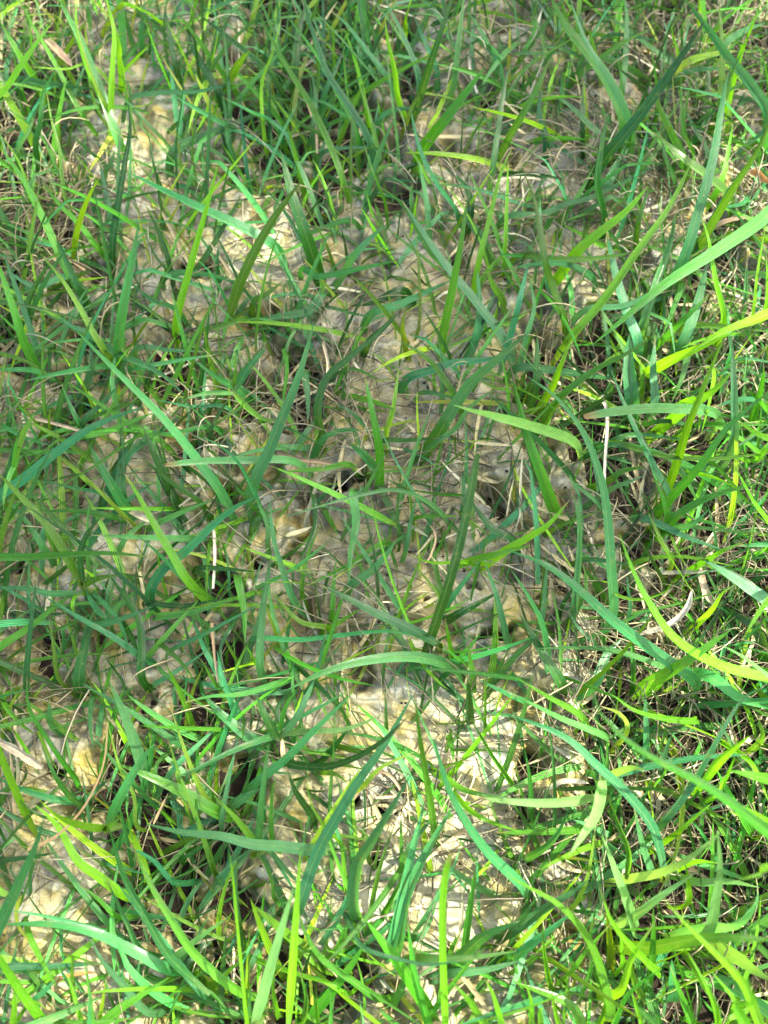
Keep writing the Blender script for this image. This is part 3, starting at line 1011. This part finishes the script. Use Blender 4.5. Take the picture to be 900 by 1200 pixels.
def auto_label(pts, wpx, c, kind='blade'):
    sz = 'broad' if wpx > 13 else ('narrow' if wpx > 7 else 'thin')
    x0, y0 = pts[0]; x1, y1 = pts[-1]; m = pts[len(pts) // 2]
    bend = abs((x1 - x0) * (m[1] - y0) - (y1 - y0) * (m[0] - x0)) / (math.hypot(x1 - x0, y1 - y0) ** 2 + 1)
    ln = math.hypot(x1 - x0, y1 - y0)
    sh = 'curved' if bend > .09 else 'straight'; le = 'long' if ln > 95 else ('short' if ln < 50 else '')
    mx, my = m
    L = sorted(LM, key=lambda q: math.hypot(q[0] - mx, q[1] - my))
    cands = []
    for q in L[:4]:
        rel = REL[oct8(mx - q[0], my - q[1])]
        cands.append(' '.join(f'{le} {sz} {CN[c]} {kind} {rel} {q[2]}, tip toward {DIRS[oct8(x1 - x0, y1 - y0)]}'.split()))
        cands.append(' '.join(f'{sz} {CN[c]} {kind} {rel} {q[2]}, tip toward {DIRS[oct8(x1 - x0, y1 - y0)]}'.split()))
        cands.append(' '.join(f'{sz} {CN[c]} {kind} {rel} {q[2]}'.split()))
        cands.append(' '.join(f'{sh} {sz} {CN[c]} {kind} {rel} {q[2]}, tip toward {DIRS[oct8(x1 - x0, y1 - y0)]}'.split()))
    for t in cands:
        if t not in used and len(t.split()) <= 16: used.add(t); return t
    for t in cands:
        for adj in ('lower', 'upper', 'outer', 'inner'):
            t2 = adj + ' ' + t
            if t2 not in used and len(t2.split()) <= 16: used.add(t2); return t2
    return cands[0]

# read every traced blade, then gather blades whose feet stand together into tufts
BL = []
for (tx, ty), txt in T.items():
    for line in txt.strip().splitlines():
        f = [q.strip() for q in line.split(';')]
        pts = [(tx + float(a.split(',')[0]) / 3, ty + float(a.split(',')[1]) / 3) for a in f[0].split()]
        d = dict(pts=pts, w=float(f[1]) / 3, H=f[2], c=f[3], tip='taper', sh=None, lab=None, K=False)
        for q in f[4:]:
            if q in ('T', 'B', 'S'): d['tip'] = {'T': 'blunt', 'B': 'both', 'S': 'stem'}[q]
            elif q == 'K': d['K'] = True
            elif q.startswith('@'): d['sh'] = q[1:]
            else: d['lab'] = q
        if d['H'][0] > '2' and -15 < pts[0][0] < 915 and -15 < pts[0][1] < 1215 and d['c'] != 's': d['H'] = '2' + d['H'][1]
        q = ray_plane(pts[0][0], pts[0][1], LV[d['H'][0]]); d['foot'] = np.array([q.x, q.y])
        BL.append(d)
greens = [d for d in BL if d['c'] != 's']
tuft = {}
for d in greens:
    if d['sh']: tuft.setdefault('@' + d['sh'], []).append(d)
free = sorted([d for d in greens if not d['sh']], key=lambda d: (not d['lab'], -d['w'] * math.dist(d['pts'][0], d['pts'][-1])))
for d in free:                                       # greedy: join the nearest tuft within reach, else found a new one
    best, bd = None, .021
    for k, L in tuft.items():
        if k[0] == '@' or len(L) >= 12: continue
        m = np.mean([q['foot'] for q in L], 0); e = float(np.hypot(*(m - d['foot'])))
        if e < bd and not (d['K'] and any(q['K'] for q in L)): best, bd = k, e
    if best is None: best = 't%d' % len(tuft)
    tuft.setdefault(best, []).append(d)
def build(d, parent=None, node=None):
    wp, H, c = d['w'], d['H'], d['c']; pts = d['pts']
    root = d['tip'] != 'both' and not (c == 's') and not (d['sh'] and H[0] != '1')
    jx, jy = R.uniform(-1.5, 1.5), R.uniform(-1.5, 1.5)
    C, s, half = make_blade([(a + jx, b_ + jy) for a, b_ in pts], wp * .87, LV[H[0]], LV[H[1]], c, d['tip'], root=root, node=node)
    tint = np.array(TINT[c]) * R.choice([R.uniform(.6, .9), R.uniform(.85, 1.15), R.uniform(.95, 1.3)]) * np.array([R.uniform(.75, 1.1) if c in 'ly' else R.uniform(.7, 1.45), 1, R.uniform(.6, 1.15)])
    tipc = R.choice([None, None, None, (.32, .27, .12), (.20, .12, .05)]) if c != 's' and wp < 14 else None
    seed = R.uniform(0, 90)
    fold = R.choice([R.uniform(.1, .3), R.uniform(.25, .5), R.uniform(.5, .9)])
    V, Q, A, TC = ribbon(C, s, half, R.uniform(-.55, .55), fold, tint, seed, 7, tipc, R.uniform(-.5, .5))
    return C, s, half, V, Q, A, TC, tint, seed
ntuft = 0
for key, L in tuft.items():
    cen = np.mean([q['foot'] for q in L], 0)
    e = bpy.data.objects.new('grass_shoot' if key[0] == '@' else 'grass_tuft', None); COL.objects.link(e); e.empty_display_size = .005
    e.location = (float(cen[0]), float(cen[1]), float(surf(cen[:1], cen[1:])[0])); bpy.context.view_layer.update()
    lead = max(L, key=lambda q: (q['K'], bool(q['lab']), q['w'] * math.dist(q['pts'][0], q['pts'][-1])))
    if key[0] == '@': lab = SHOOT[key[1:]][0]; used.add(lab)
    elif lead['lab']:
        lab = ('tuft with the ' if len(L) > 1 else '') + lead['lab']
        lab = ' '.join(lab.split()[:99])
        if len(lab.split()) > 16: lab = lead['lab']
        used.add(lab)
    else:
        lab = auto_label(lead['pts'], lead['w'], lead['c'], 'blade' if len(L) == 1 else 'blade tuft')
    tag(e, lab, 'grass shoot' if key[0] == '@' else 'grass', 'grass tufts over the slime crust' if key[0] != '@' else None); ntuft += 1
    stem = False
    for d in L:
        C, s, half, V, Q, A, TC, tint, seed = build(d, node=cen)
        if key[0] == '@' and not stem:
            stem = True
            org = C[0]; z0 = float(soil_h(org[:1], org[1:2])[0]) - .002; z1 = max(float(org[2]), float(C[2][2])) + .002; k = 12
            aa = np.arange(8) / 8 * 2 * np.pi; ring = []
            nod = C[1] if z1 > z0 else C[0]
            for i in range(k):
                t = i / (k - 1); rr = .0016 * (1 - .25 * t); cx, cy = org[0] * (1 - t) + nod[0] * t + .0012 * math.sin(t * 3 + seed), org[1] * (1 - t) + nod[1] * t
                ring.append(np.stack([cx + rr * np.cos(aa), cy + rr * np.sin(aa), np.full(8, z0 + (z1 - z0) * t)], -1))
            VV = np.vstack(ring); i = np.arange(k * 8).reshape(k, 8); j = np.roll(i, -1, 1)
            QQ = np.stack([i[:-1], j[:-1], j[1:], i[1:]], -1).reshape(-1, 4)
            AA = np.zeros((len(VV), 3)); AA[:, 0] = np.tile(np.cos(aa), k); AA[:, 1] = np.repeat(np.linspace(0, 1, k), 8)
            mesh_obj('stem', VV, QQ, M_LEAF, AA, np.array([(.13, .22, .05)] * len(VV)), parent=e, origin=VV[0])
        o = mesh_obj('blade' if key[0] != '@' else 'leaf', V, Q, M_LEAF, A, TC, parent=e, origin=C[0])
        if d['lab'] and key[0] != '@' and len(L) > 1: o['label'] = d['lab']
print('tufts', ntuft, 'blades', len(greens))
for d in BL:
    if d['c'] != 's': continue
    if d['sh']: continue
    C, s, half, V, Q, A, TC, tint, seed = build(d)
    nm = 'dead_leaf' if d['tip'] == 'both' else ('dry_stem' if d['tip'] == 'stem' or d['w'] < 7 else 'straw_stub')
    TC[:] = tint; org = C[0]
    if nm == 'straw_stub':
        V, Q, A, TC = ribbon(C + np.array([0, 0, .004]), s, half * .75, .3, .75, (.40, .34, .21), 3, 13)
        V = V + NR.normal(0, .00012, V.shape); TC[:] = np.array((.42, .36, .23)) * (.55 + .6 * np.tile(NR.rand(13), len(C)))[:, None]
    lab = d['lab'] or auto_label(d['pts'], d['w'], 's', 'dry stem'); used.add(lab)
    tag(mesh_obj(nm, V, Q, M_STRAW, A, TC, origin=org), lab, {'dry_stem': 'dry stem', 'dead_leaf': 'dead leaf', 'straw_stub': 'straw'}[nm])

# ------------------------------------------------------------ dry stems one can pick out
DRY = [
 ('325,530 350,538 380,542 400,548 396,552', 5, 'twisted tan dry leaf curled above the small dark hole, centre', 's'),
 ('378,400 384,425 382,445 372,480', 4, 'pale dry stalk standing in the upper centre', 's'),
 ('706,463 712,490 709,540 707,600', 4, 'straight white dry stalk right of the tall arching blade', 's'),
 ('745,745 780,735 805,715 812,690', 7, 'broad pale dead leaf curving below the lime hook', 's'),
 ('500,1060 470,1068 440,1075 430,1080', 4, 'small curl of dry straw on the sunny mound', 's'),
 ('425,920 450,905 470,930 440,935', 4, 'frayed tan dead leaf at the edge of the dark hollow', 's'),
 ('410,940 430,918 455,922', 5, 'bent tan straw lying across the dark hollow', 's'),
 ('500,890 530,885 555,905 545,935 540,945', 3, 'thin hooked straw above the mustard mound, lower middle', 's'),
 ('550,60 552,85 560,110', 4, 'short tan straw at the top right of centre', 's'),
 ('250,610 252,650 250,690', 4, 'thin tan stalk right of the level left edge blade', 's'),
 ('248,730 252,770 256,800', 4, 'pale vertical straw in the lower left shade', 's'),
 ('818,660 826,690 836,710', 8, 'wide crumpled dead leaf at the right edge, below the middle', 's'),
 ('820,280 845,262 880,255', 7, 'sunlit straw lying under blades at the right edge', 's'),
 ('880,200 892,205 905,214', 9, 'orange dead leaf scrap at the right edge, upper part', 's'),
 ('490,600 510,625 505,650 498,660', 3, 'tiny pale root loop left of the dark central blade', 's'),
 ('60,1150 85,1145 112,1140', 7, 'orange brown dead leaf on the bottom left crust', 's'),
 ('90,1010 105,1028 118,1030', 6, 'pink tan dead leaf right of the olive lump', 's'),
 ('640,925 660,915 690,918', 6, 'frayed white dead leaf on the lower right crust', 's'),
 ('735,830 770,842 800,850', 4, 'bleached straw under the very long bowing blade', 's'),
 ('440,600 470,590 480,572', 3, 'dark twig in the small hole at the centre', 's'),
 ('360,120 370,150 372,180', 4, 'reddish dry stem among dense blades, upper left of centre', 's'),
 ('100,315 70,300 30,310', 4, 'bleached bent straw at the left edge, upper part', 's'),
 ('640,130 680,150 700,140 730,160', 4, 'grey straw woven through the tangle, top right', 's'),
 ('150,597 165,605 185,612', 7, 'cream coloured dead leaf tip on the left crust', 's'),
 ('20,485 60,495 95,505', 5, 'yellow straw lying near the left edge, above the middle', 's'),
]
DT = [(.50, .42, .26), (.42, .32, .19), (.34, .24, .13), (.55, .50, .36)]
for pt, wpx, lab, _ in DRY:
    pts = [tuple(map(float, q.split(','))) for q in pt.split()]
    C, s, half = make_blade(pts, wpx, .004, R.uniform(.010, .022), 's', 'both' if wpx > 5 else 'stem', root=False)
    tint = np.array(DT[2] if 'orange' in lab or 'reddish' in lab or 'dark' in lab else R.choice(DT))
    if 'orange' in lab: tint = np.array((.50, .24, .07))
    V, Q, A, TC = ribbon(C, s, half, R.uniform(-.5, .5), R.uniform(.3, 1.0), tint, 1, 7, None, R.uniform(-1.5, 1.5)); TC[:] = tint
    o = mesh_obj('dead_leaf' if 'leaf' in lab else 'dry_stem', V, Q, M_STRAW, A, TC, origin=C[0]); tag(o, lab, 'dead leaf' if 'leaf' in lab else 'dry stem')

# ------------------------------------------------------------ dense small grass, built in bulk
def scatter(n, x0, x1, y0, y1, dens, seed):
    r = np.random.RandomState(seed); out = []
    got = 0
    while got < n:
        x = r.uniform(x0, x1, n); y = r.uniform(y0, y1, n); px, py = to_px(x, y, 0)
        k = r.rand(n) < dens(px, py, x, y); out.append(np.stack([x[k], y[k]], -1)); got += k.sum()
    return np.vstack(out)[:n]
def bulk(P, L, W, lean, az, curl, tint, nseg, nu, seed, zoff=0.0, taper=3.0, sag=1.0):
    """many blades as one mesh; every array has one value per blade"""
    r = np.random.RandomState(seed); n = len(P)
    t = np.linspace(0, 1, nseg + 1)[None, :]
    ang = lean[:, None] + sag * curl[:, None] * t                       # angle from vertical, growing along the blade
    kk = r.rand(n, 1) < .14; tk = r.uniform(.35, .8, (n, 1)); ang = ang + np.where(kk & (t > tk), r.uniform(.5, 1.5, (n, 1)), 0)
    ang = np.clip(ang, 0, 2.1)
    da = az[:, None] + r.normal(0, .3, (n, 1)) * t
    ds = (L / nseg)[:, None]
    dx = np.sin(ang) * np.cos(da) * ds; dy = np.sin(ang) * np.sin(da) * ds; dz = np.cos(ang) * ds
    z = lambda a: np.concatenate([np.zeros((n, 1)), np.cumsum(a[:, :-1], 1)], 1)
    cx = P[:, :1] + z(dx); cy = P[:, 1:2] + z(dy)
    base = surf(P[:, 0], P[:, 1])[:, None] - .002 + zoff
    cz = base + z(dz)
    g = surf(cx, cy) + .0012
    cz = np.where(t > .12, np.maximum(cz, g), cz)
    C = np.stack([cx, cy, cz], -1)
    Tn = np.gradient(C, axis=1); Tn /= np.linalg.norm(Tn, axis=2, keepdims=True) + 1e-9
    roll = r.uniform(-.9, .9, (n, 1))
    ref = np.zeros_like(Tn); ref[..., 2] = .75; ref[..., 0] = .35 * np.sin(roll * 3); ref[..., 1] = -.25 + .4 * np.cos(roll * 5)
    B = np.cross(Tn, ref); B /= np.linalg.norm(B, axis=2, keepdims=True) + 1e-9
    N = np.cross(B, Tn); B = B * np.cos(roll[..., None]) + N * np.sin(roll[..., None]); N = np.cross(B, Tn)
    hw = (W * .5)[:, None] * np.minimum(1, .55 + 2 * t) * (1 - t ** taper) ** .8 + .00005
    us = np.linspace(-1, 1, nu)
    V = C[:, :, None] + B[:, :, None] * (us[None, None, :, None] * hw[..., None, None]) + N[:, :, None] * (np.abs(us)[None, None, :, None] * hw[..., None, None] * .45)
    A = np.zeros(V.shape); A[..., 0] = us; A[..., 1] = (t * (L / .05)[:, None])[..., None]; A[..., 2] = r.rand(n)[:, None, None] * 50
    pale = np.clip(1 - t / .25, 0, 1)[..., None] * .5
    TC = tint[:, None] * (1 - pale) + np.minimum(np.array((.22, .27, .12)), tint[:, None] * 2.2 + .03) * pale
    TC = np.repeat(TC[:, :, None], nu, 2)
    m = (nseg + 1) * nu
    i = np.arange(m).reshape(nseg + 1, nu); q = np.stack([i[:-1, :-1], i[:-1, 1:], i[1:, 1:], i[1:, :-1]], -1).reshape(-1, 4)
    Q = (np.arange(n)[:, None, None] * m + q[None]).reshape(-1, 4)
    return V.reshape(-1, 3), Q, A.reshape(-1, 3), TC.reshape(-1, 3)
def tints(n, ws, seed, var=.42):
    r = np.random.RandomState(seed); keys = list(ws); pr_ = np.array([ws[k] for k in keys], float); pr_ /= pr_.sum()
    c = np.array([TINT[k] for k in keys])[r.choice(len(keys), n, p=pr_)]
    return c * (r.uniform(1 - var, 1 + var, (n, 1)) * np.where(r.rand(n, 1) < .12, 1.4, 1.0)) * np.stack([r.uniform(.7, 1.6, n), np.ones(n), r.uniform(.5, 1.15, n)], -1)
def clumpy(x, y, s=1): return np.clip(.5 + 1.1 * fbm(x * 38 + s, y * 38, 2), .06, 1)
# medium leaves
def grass_group(n, Lr, Wr, seed, ws, pw=1.3, lean=(.5, 1.25), box=(-.34, .34, -.33, .42), dens=None, flo=.13):
    P = scatter(n, *box, dens or (lambda px, py, x, y: (look(GREEN, px, py) ** pw + flo) * clumpy(x, y, seed)), seed); r = np.random.RandomState(seed + 1)
    az = r.uniform(0, 2 * np.pi, n); k = r.rand(n) < .42; az[k] = r.normal(math.pi / 2, .7, k.sum())
    return bulk(P, r.uniform(*Lr, n), r.uniform(*Wr, n), r.uniform(*lean, n), az, r.uniform(0, .8, n), tints(n, ws, seed), 8, 3, seed)
V, Q, A, TC = grass_group(5000, (.024, .066), (.0010, .0028), 21, {'b': 5, 'g': 4, 'd': 4, 'l': 1, 'y': .4}, 1.6)
tag(mesh_obj('grass_undergrowth', V, Q, M_FINE, A, TC), 'mass of smaller green grass leaves around and below the large blades', 'grass', kind='stuff')
V, Q, A, TC = grass_group(8300, (.010, .042), (.0005, .0015), 33, {'b': 3, 'g': 5, 'd': 4, 'l': 1.6, 'y': 1}, 1.0, (.2, 1.4))
tag(mesh_obj('fine_grass', V, Q, M_FINE, A, TC), 'fine thin grass shoots sprouting everywhere through the slime crust', 'grass', kind='stuff')

V, Q, A, TC = grass_group(620, (.040, .085), (.0024, .0046), 45, {'b': 3, 'g': 4, 'd': 1.5, 'l': 3}, lean=(.35, 1.2),
    dens=lambda px, py, x, y: np.maximum.reduce([sstep(640, 880, px) * sstep(620, 900, py) , .35 * sstep(720, 860, px), .6 * sstep(1010, 1180, py), .5 * sstep(160, 0, py), .25 * sstep(330, 60, px)]))
tag(mesh_obj('grass_leaves', V, Q, M_LEAF, A, TC), 'broad fresh grass leaves crowding the lower right and the edges of the patch', 'grass', kind='stuff')

# dry thatch: thin curled fibres lying on soil and crust
def fibres(n, Lr, Wr, seed, cols, dens, hmax, box=(-.34, .34, -.33, .42), kink=.3):
    r = np.random.RandomState(seed); P = scatter(n, *box, dens, seed)
    L = r.uniform(*Lr, n) ; ns = 7
    a = r.uniform(0, 2 * np.pi, n)[:, None] + np.cumsum(r.normal(0, kink / ns, (n, ns + 1)), 1) + r.normal(0, kink * .5, (n, 1)) * np.linspace(0, 1, ns + 1)
    t = np.linspace(0, 1, ns + 1)[None]
    dx = np.cumsum(np.cos(a), 1) * (L / ns)[:, None]; dy = np.cumsum(np.sin(a), 1) * (L / ns)[:, None]
    cx = P[:, :1] + dx; cy = P[:, 1:2] + dy
    g = surf(cx, cy); gm = g.mean(1, keepdims=True)
    z0 = r.uniform(0, 1, (n, 1)) ** 2 * hmax
    ln = g[:, :1] * (1 - t) + g[:, -1:] * t; up_ = np.maximum(g - ln, 0).max(1, keepdims=True)
    cz = ln + np.minimum(up_, .006) * .8 * np.sin(t * math.pi) + z0 + z0 * .5 * np.sin(t * math.pi) + .0004
    C = np.stack([cx, cy, cz], -1); Tn = np.gradient(C, axis=1); Tn /= np.linalg.norm(Tn, axis=2, keepdims=True) + 1e-9
    B = np.cross(Tn, np.array([.1, .1, 1.0])); B /= np.linalg.norm(B, axis=2, keepdims=True) + 1e-9; N = np.cross(B, Tn)
    hw = (r.uniform(*Wr, n) * .5)[:, None] * (1 - .6 * t ** 2)
    rings = [C + (B * math.cos(q) + N * math.sin(q)) * hw[..., None] for q in (math.pi / 2, math.pi * 7 / 6, math.pi * 11 / 6)]
    V = np.stack(rings, 2); m = (ns + 1) * 3; i = np.arange(m).reshape(ns + 1, 3); j = np.roll(i, -1, 1)
    q = np.stack([i[:-1], j[:-1], j[1:], i[1:]], -1).reshape(-1, 4); Q = (np.arange(n)[:, None, None] * m + q[None]).reshape(-1, 4)
    c = np.array(cols)[r.randint(0, len(cols), n)] * r.uniform(.3, 1.1, (n, 1)) 
    TC = np.repeat(c, m, 0)
    return V.reshape(-1, 3), Q, np.zeros((len(TC), 3)), TC
dth = lambda px, py, x, y: (look(THATCH, px, py) ** 2.1) * np.clip(.45 + 1.3 * fbm(x * 30, y * 30 + 5, 2), .03, 1)
V, Q, A, TC = fibres(17000, (.008, .036), (.0002, .0009), 51, [(.48, .43, .22), (.38, .33, .16), (.56, .53, .34), (.16, .125, .065), (.32, .29, .16), (.10, .08, .04)], dth, .014)
tag(mesh_obj('dry_thatch', V, Q, M_STRAW, A, TC), 'tangled pale dry grass fibres and roots lying over soil and crust', 'thatch', kind='stuff')
V, Q, A, TC = fibres(3600, (.006, .024), (.0002, .00045), 57, [(.05, .035, .025), (.10, .07, .045)], lambda px, py, x, y: np.clip(.3 + fbm(x * 40, y * 40, 2), .05, 1), .006)
tag(mesh_obj('dark_rootlets', V, Q, M_STRAW, A, TC), 'dark hair-thin rootlets scattered over the slime crust', 'roots', kind='stuff')
r = np.random.RandomState(61); n = 2600
P = scatter(n, -.34, .34, -.33, .42, dth, 61)
tt = np.array([(.50, .46, .24), (.40, .36, .17), (.58, .56, .36), (.28, .23, .11)])[r.randint(0, 4, n)] * r.uniform(.7, 1.15, (n, 1))
V, Q, A, TC = bulk(P, r.uniform(.010, .036, n), r.uniform(.0007, .0021, n), r.uniform(1.0, 1.6, n), r.uniform(0, 6.28, n), r.uniform(-.6, .5, n), tt, 6, 3, 61, zoff=.003)
tag(mesh_obj('dead_grass', V, Q, M_STRAW, A, TC), 'flattened bleached dead grass leaves lying among the living blades', 'dead grass', kind='stuff')
# crumbs of soil and grit on crust and ground
r = np.random.RandomState(71); n = 2600
P = scatter(n, -.3, .3, -.3, .38, lambda px, py, x, y: np.clip(.3 + 1.3 * fbm(x * 50, y * 50 + 3, 3), .03, 1), 71)
oc = np.array([(1, 0, 0), (-1, 0, 0), (0, 1, 0), (0, -1, 0), (0, 0, 1), (0, 0, -1)], float)
sz = (r.uniform(.15, 1, n) ** 3 * .0008 + .0002)[:, None, None]
V = oc[None] * (r.uniform(.6, 1.3, (n, 6, 1))) * sz; V[..., 2] *= .7
a = r.uniform(0, 6.3, n)[:, None]; vx = V[..., 0] * np.cos(a) - V[..., 1] * np.sin(a); vy = V[..., 0] * np.sin(a) + V[..., 1] * np.cos(a); V[..., 0] = vx; V[..., 1] = vy
V[..., 0] += P[:, :1]; V[..., 1] += P[:, 1:]; V[..., 2] += surf(P[:, 0], P[:, 1])[:, None] + sz[..., 0] * .3
F = np.array([(0, 2, 4), (2, 1, 4), (1, 3, 4), (3, 0, 4), (2, 0, 5), (1, 2, 5), (3, 1, 5), (0, 3, 5)])
Q = (np.arange(n)[:, None, None] * 6 + F[None]).reshape(-1, 3)
o = mesh_obj('soil_crumbs', V.reshape(-1, 3), Q, M_SOIL); tag(o, 'tiny dark soil crumbs scattered over the slime crust and ground', 'soil', kind='stuff')

# lawn beyond the frame
def outer(n, rad, Lr, Wr, seed):
    r = np.random.RandomState(seed); rr = np.sqrt(r.uniform(.30 ** 2, rad ** 2, n * 2)); a = r.uniform(0, 6.2832, n * 2)
    P = np.stack([rr * np.cos(a), rr * np.sin(a) + .04], -1)
    P = P[(np.abs(P[:, 0]) > .30) | (P[:, 1] > .40) | (P[:, 1] < -.31)][:n]; n = len(P)
    return bulk(P, r.uniform(*Lr, n), r.uniform(*Wr, n), r.uniform(.2, 1.1, n), r.uniform(0, 6.28, n), r.uniform(0, 1, n), tints(n, {'b': 3, 'g': 5, 'd': 3, 'l': 2, 'y': 1}, seed), 4, 3, seed)
V, Q, A, TC = outer(13000, 1.3, (.03, .08), (.002, .0045), 91)
tag(mesh_obj('lawn', V, Q, M_FINE, A, TC), 'lawn grass carrying on around the patch of slime crust', 'grass', kind='stuff')
V, Q, A, TC = fibres(5000, (.02, .05), (.0005, .0012), 97, [(.46, .38, .24), (.36, .28, .17)], lambda px, py, x, y: np.where((np.abs(x) > .3) | (y > .4) | (y < -.3), 1.0, 0.0), .012, box=(-1, 1, -1, 1))
tag(mesh_obj('lawn_thatch', V, Q, M_STRAW, A, TC), 'dry thatch lying under the surrounding lawn grass', 'thatch', kind='stuff')

# ------------------------------------------------------------ added unseen tree, its leaves laid out to shade most of the patch
SUNN = np.array(SUND)
SHADE = grid('579999985 369999974 599999863 799999741 899999841 999999842 999999862 999999850 999998410 998720000 986000000 100000000')
r = np.random.RandomState(5); tips = []
def shade_at(px, py):
    inside = look(SHADE, px, py)
    out = np.where((px > 1000) | (py > 1260), 0.0, 1.0)
    return np.where((px > -60) & (px < 960) & (py > -80) & (py < 1250), inside, out * np.where(px > 900, .2, 1))
n = 5400; gxs = r.uniform(-.85, .5, n); gys = r.uniform(-.6, .9, n); px, py = to_px(gxs, gys, 0)
k = (r.rand(n) < (shade_at(px, py) ** 2.4)); gxs, gys = gxs[k], gys[k]; n = len(gxs)
dist = r.uniform(3.2, 5.0, n)
LC = np.stack([gxs, gys, np.zeros(n)], -1) + SUNN[None] * dist[:, None]
# leaf shape: pointed oval with a fold
ls = np.array([(0, -.5, 0), (.22, -.18, .05), (.26, .1, .05), (0, .55, 0), (-.26, .1, .05), (-.22, -.18, .05)])
sc = r.uniform(.045, .075, n)[:, None, None]; V = ls[None] * sc
for ax in range(3):
    a = r.uniform(-math.pi, math.pi, n) if ax == 2 else r.uniform(-.7, .7, n)
    i, j = [(1, 2), (0, 2), (0, 1)][ax]; ca, sa = np.cos(a)[:, None], np.sin(a)[:, None]
    vi = V[..., i] * ca - V[..., j] * sa; vj = V[..., i] * sa + V[..., j] * ca; V[..., i] = vi; V[..., j] = vj
V = V + LC[:, None]
Q = (np.arange(n)[:, None, None] * 6 + np.array([(0, 1, 2, 3), (0, 3, 4, 5)])[None]).reshape(-1, 4)
cen = LC.mean(0); tb = np.array([cen[0] - 1.3, cen[1] + 1.2, 0])
te = bpy.data.objects.new('added_shade_tree', None); COL.objects.link(te); te.location = [float(q) for q in tb]
tag(te, 'added tree out of view, its leaves laid out to shade most of the grass', 'tree')
mesh_obj('shade_crown', V.reshape(-1, 3), Q, M_TREE, np.zeros((n * 6, 3)), np.array([(.05, .11, .03)] * (n * 6)), parent=te, origin=cen)
def tube(P, rad, k=8):
    C, s = cr(P, 24); Tn = np.gradient(C, axis=0); Tn /= np.linalg.norm(Tn, axis=1)[:, None]
    B = np.cross(Tn, [.3, .9, .1]); B /= np.linalg.norm(B, axis=1)[:, None]; N = np.cross(B, Tn); aa = np.arange(k) / k * 2 * np.pi
    rr = np.linspace(rad[0], rad[1], 24)[:, None, None]
    V = (C[:, None] + (B[:, None] * np.cos(aa)[None, :, None] + N[:, None] * np.sin(aa)[None, :, None]) * rr).reshape(-1, 3)
    i = np.arange(24 * k).reshape(24, k); j = np.roll(i, -1, 1); return V, np.stack([i[:-1], j[:-1], j[1:], i[1:]], -1).reshape(-1, 4)
V, Q = tube([tb, tb + [.03, 0, .7], tb + [-.02, .03, 1.5], tb + [.05, 0, 2.6]], (.09, .03)); mesh_obj('trunk', V, Q, M_BARK, parent=te, origin=tb)
for i in range(14):
    e = LC[r.randint(n)]; s0 = tb + [.0, .01, r.uniform(.9, 2.2)]
    V, Q = tube([s0, s0 * .5 + e * .5 + [0, 0, .15], e], (.018, .004), 6); mesh_obj('branch', V, Q, M_BARK, parent=te, origin=s0)
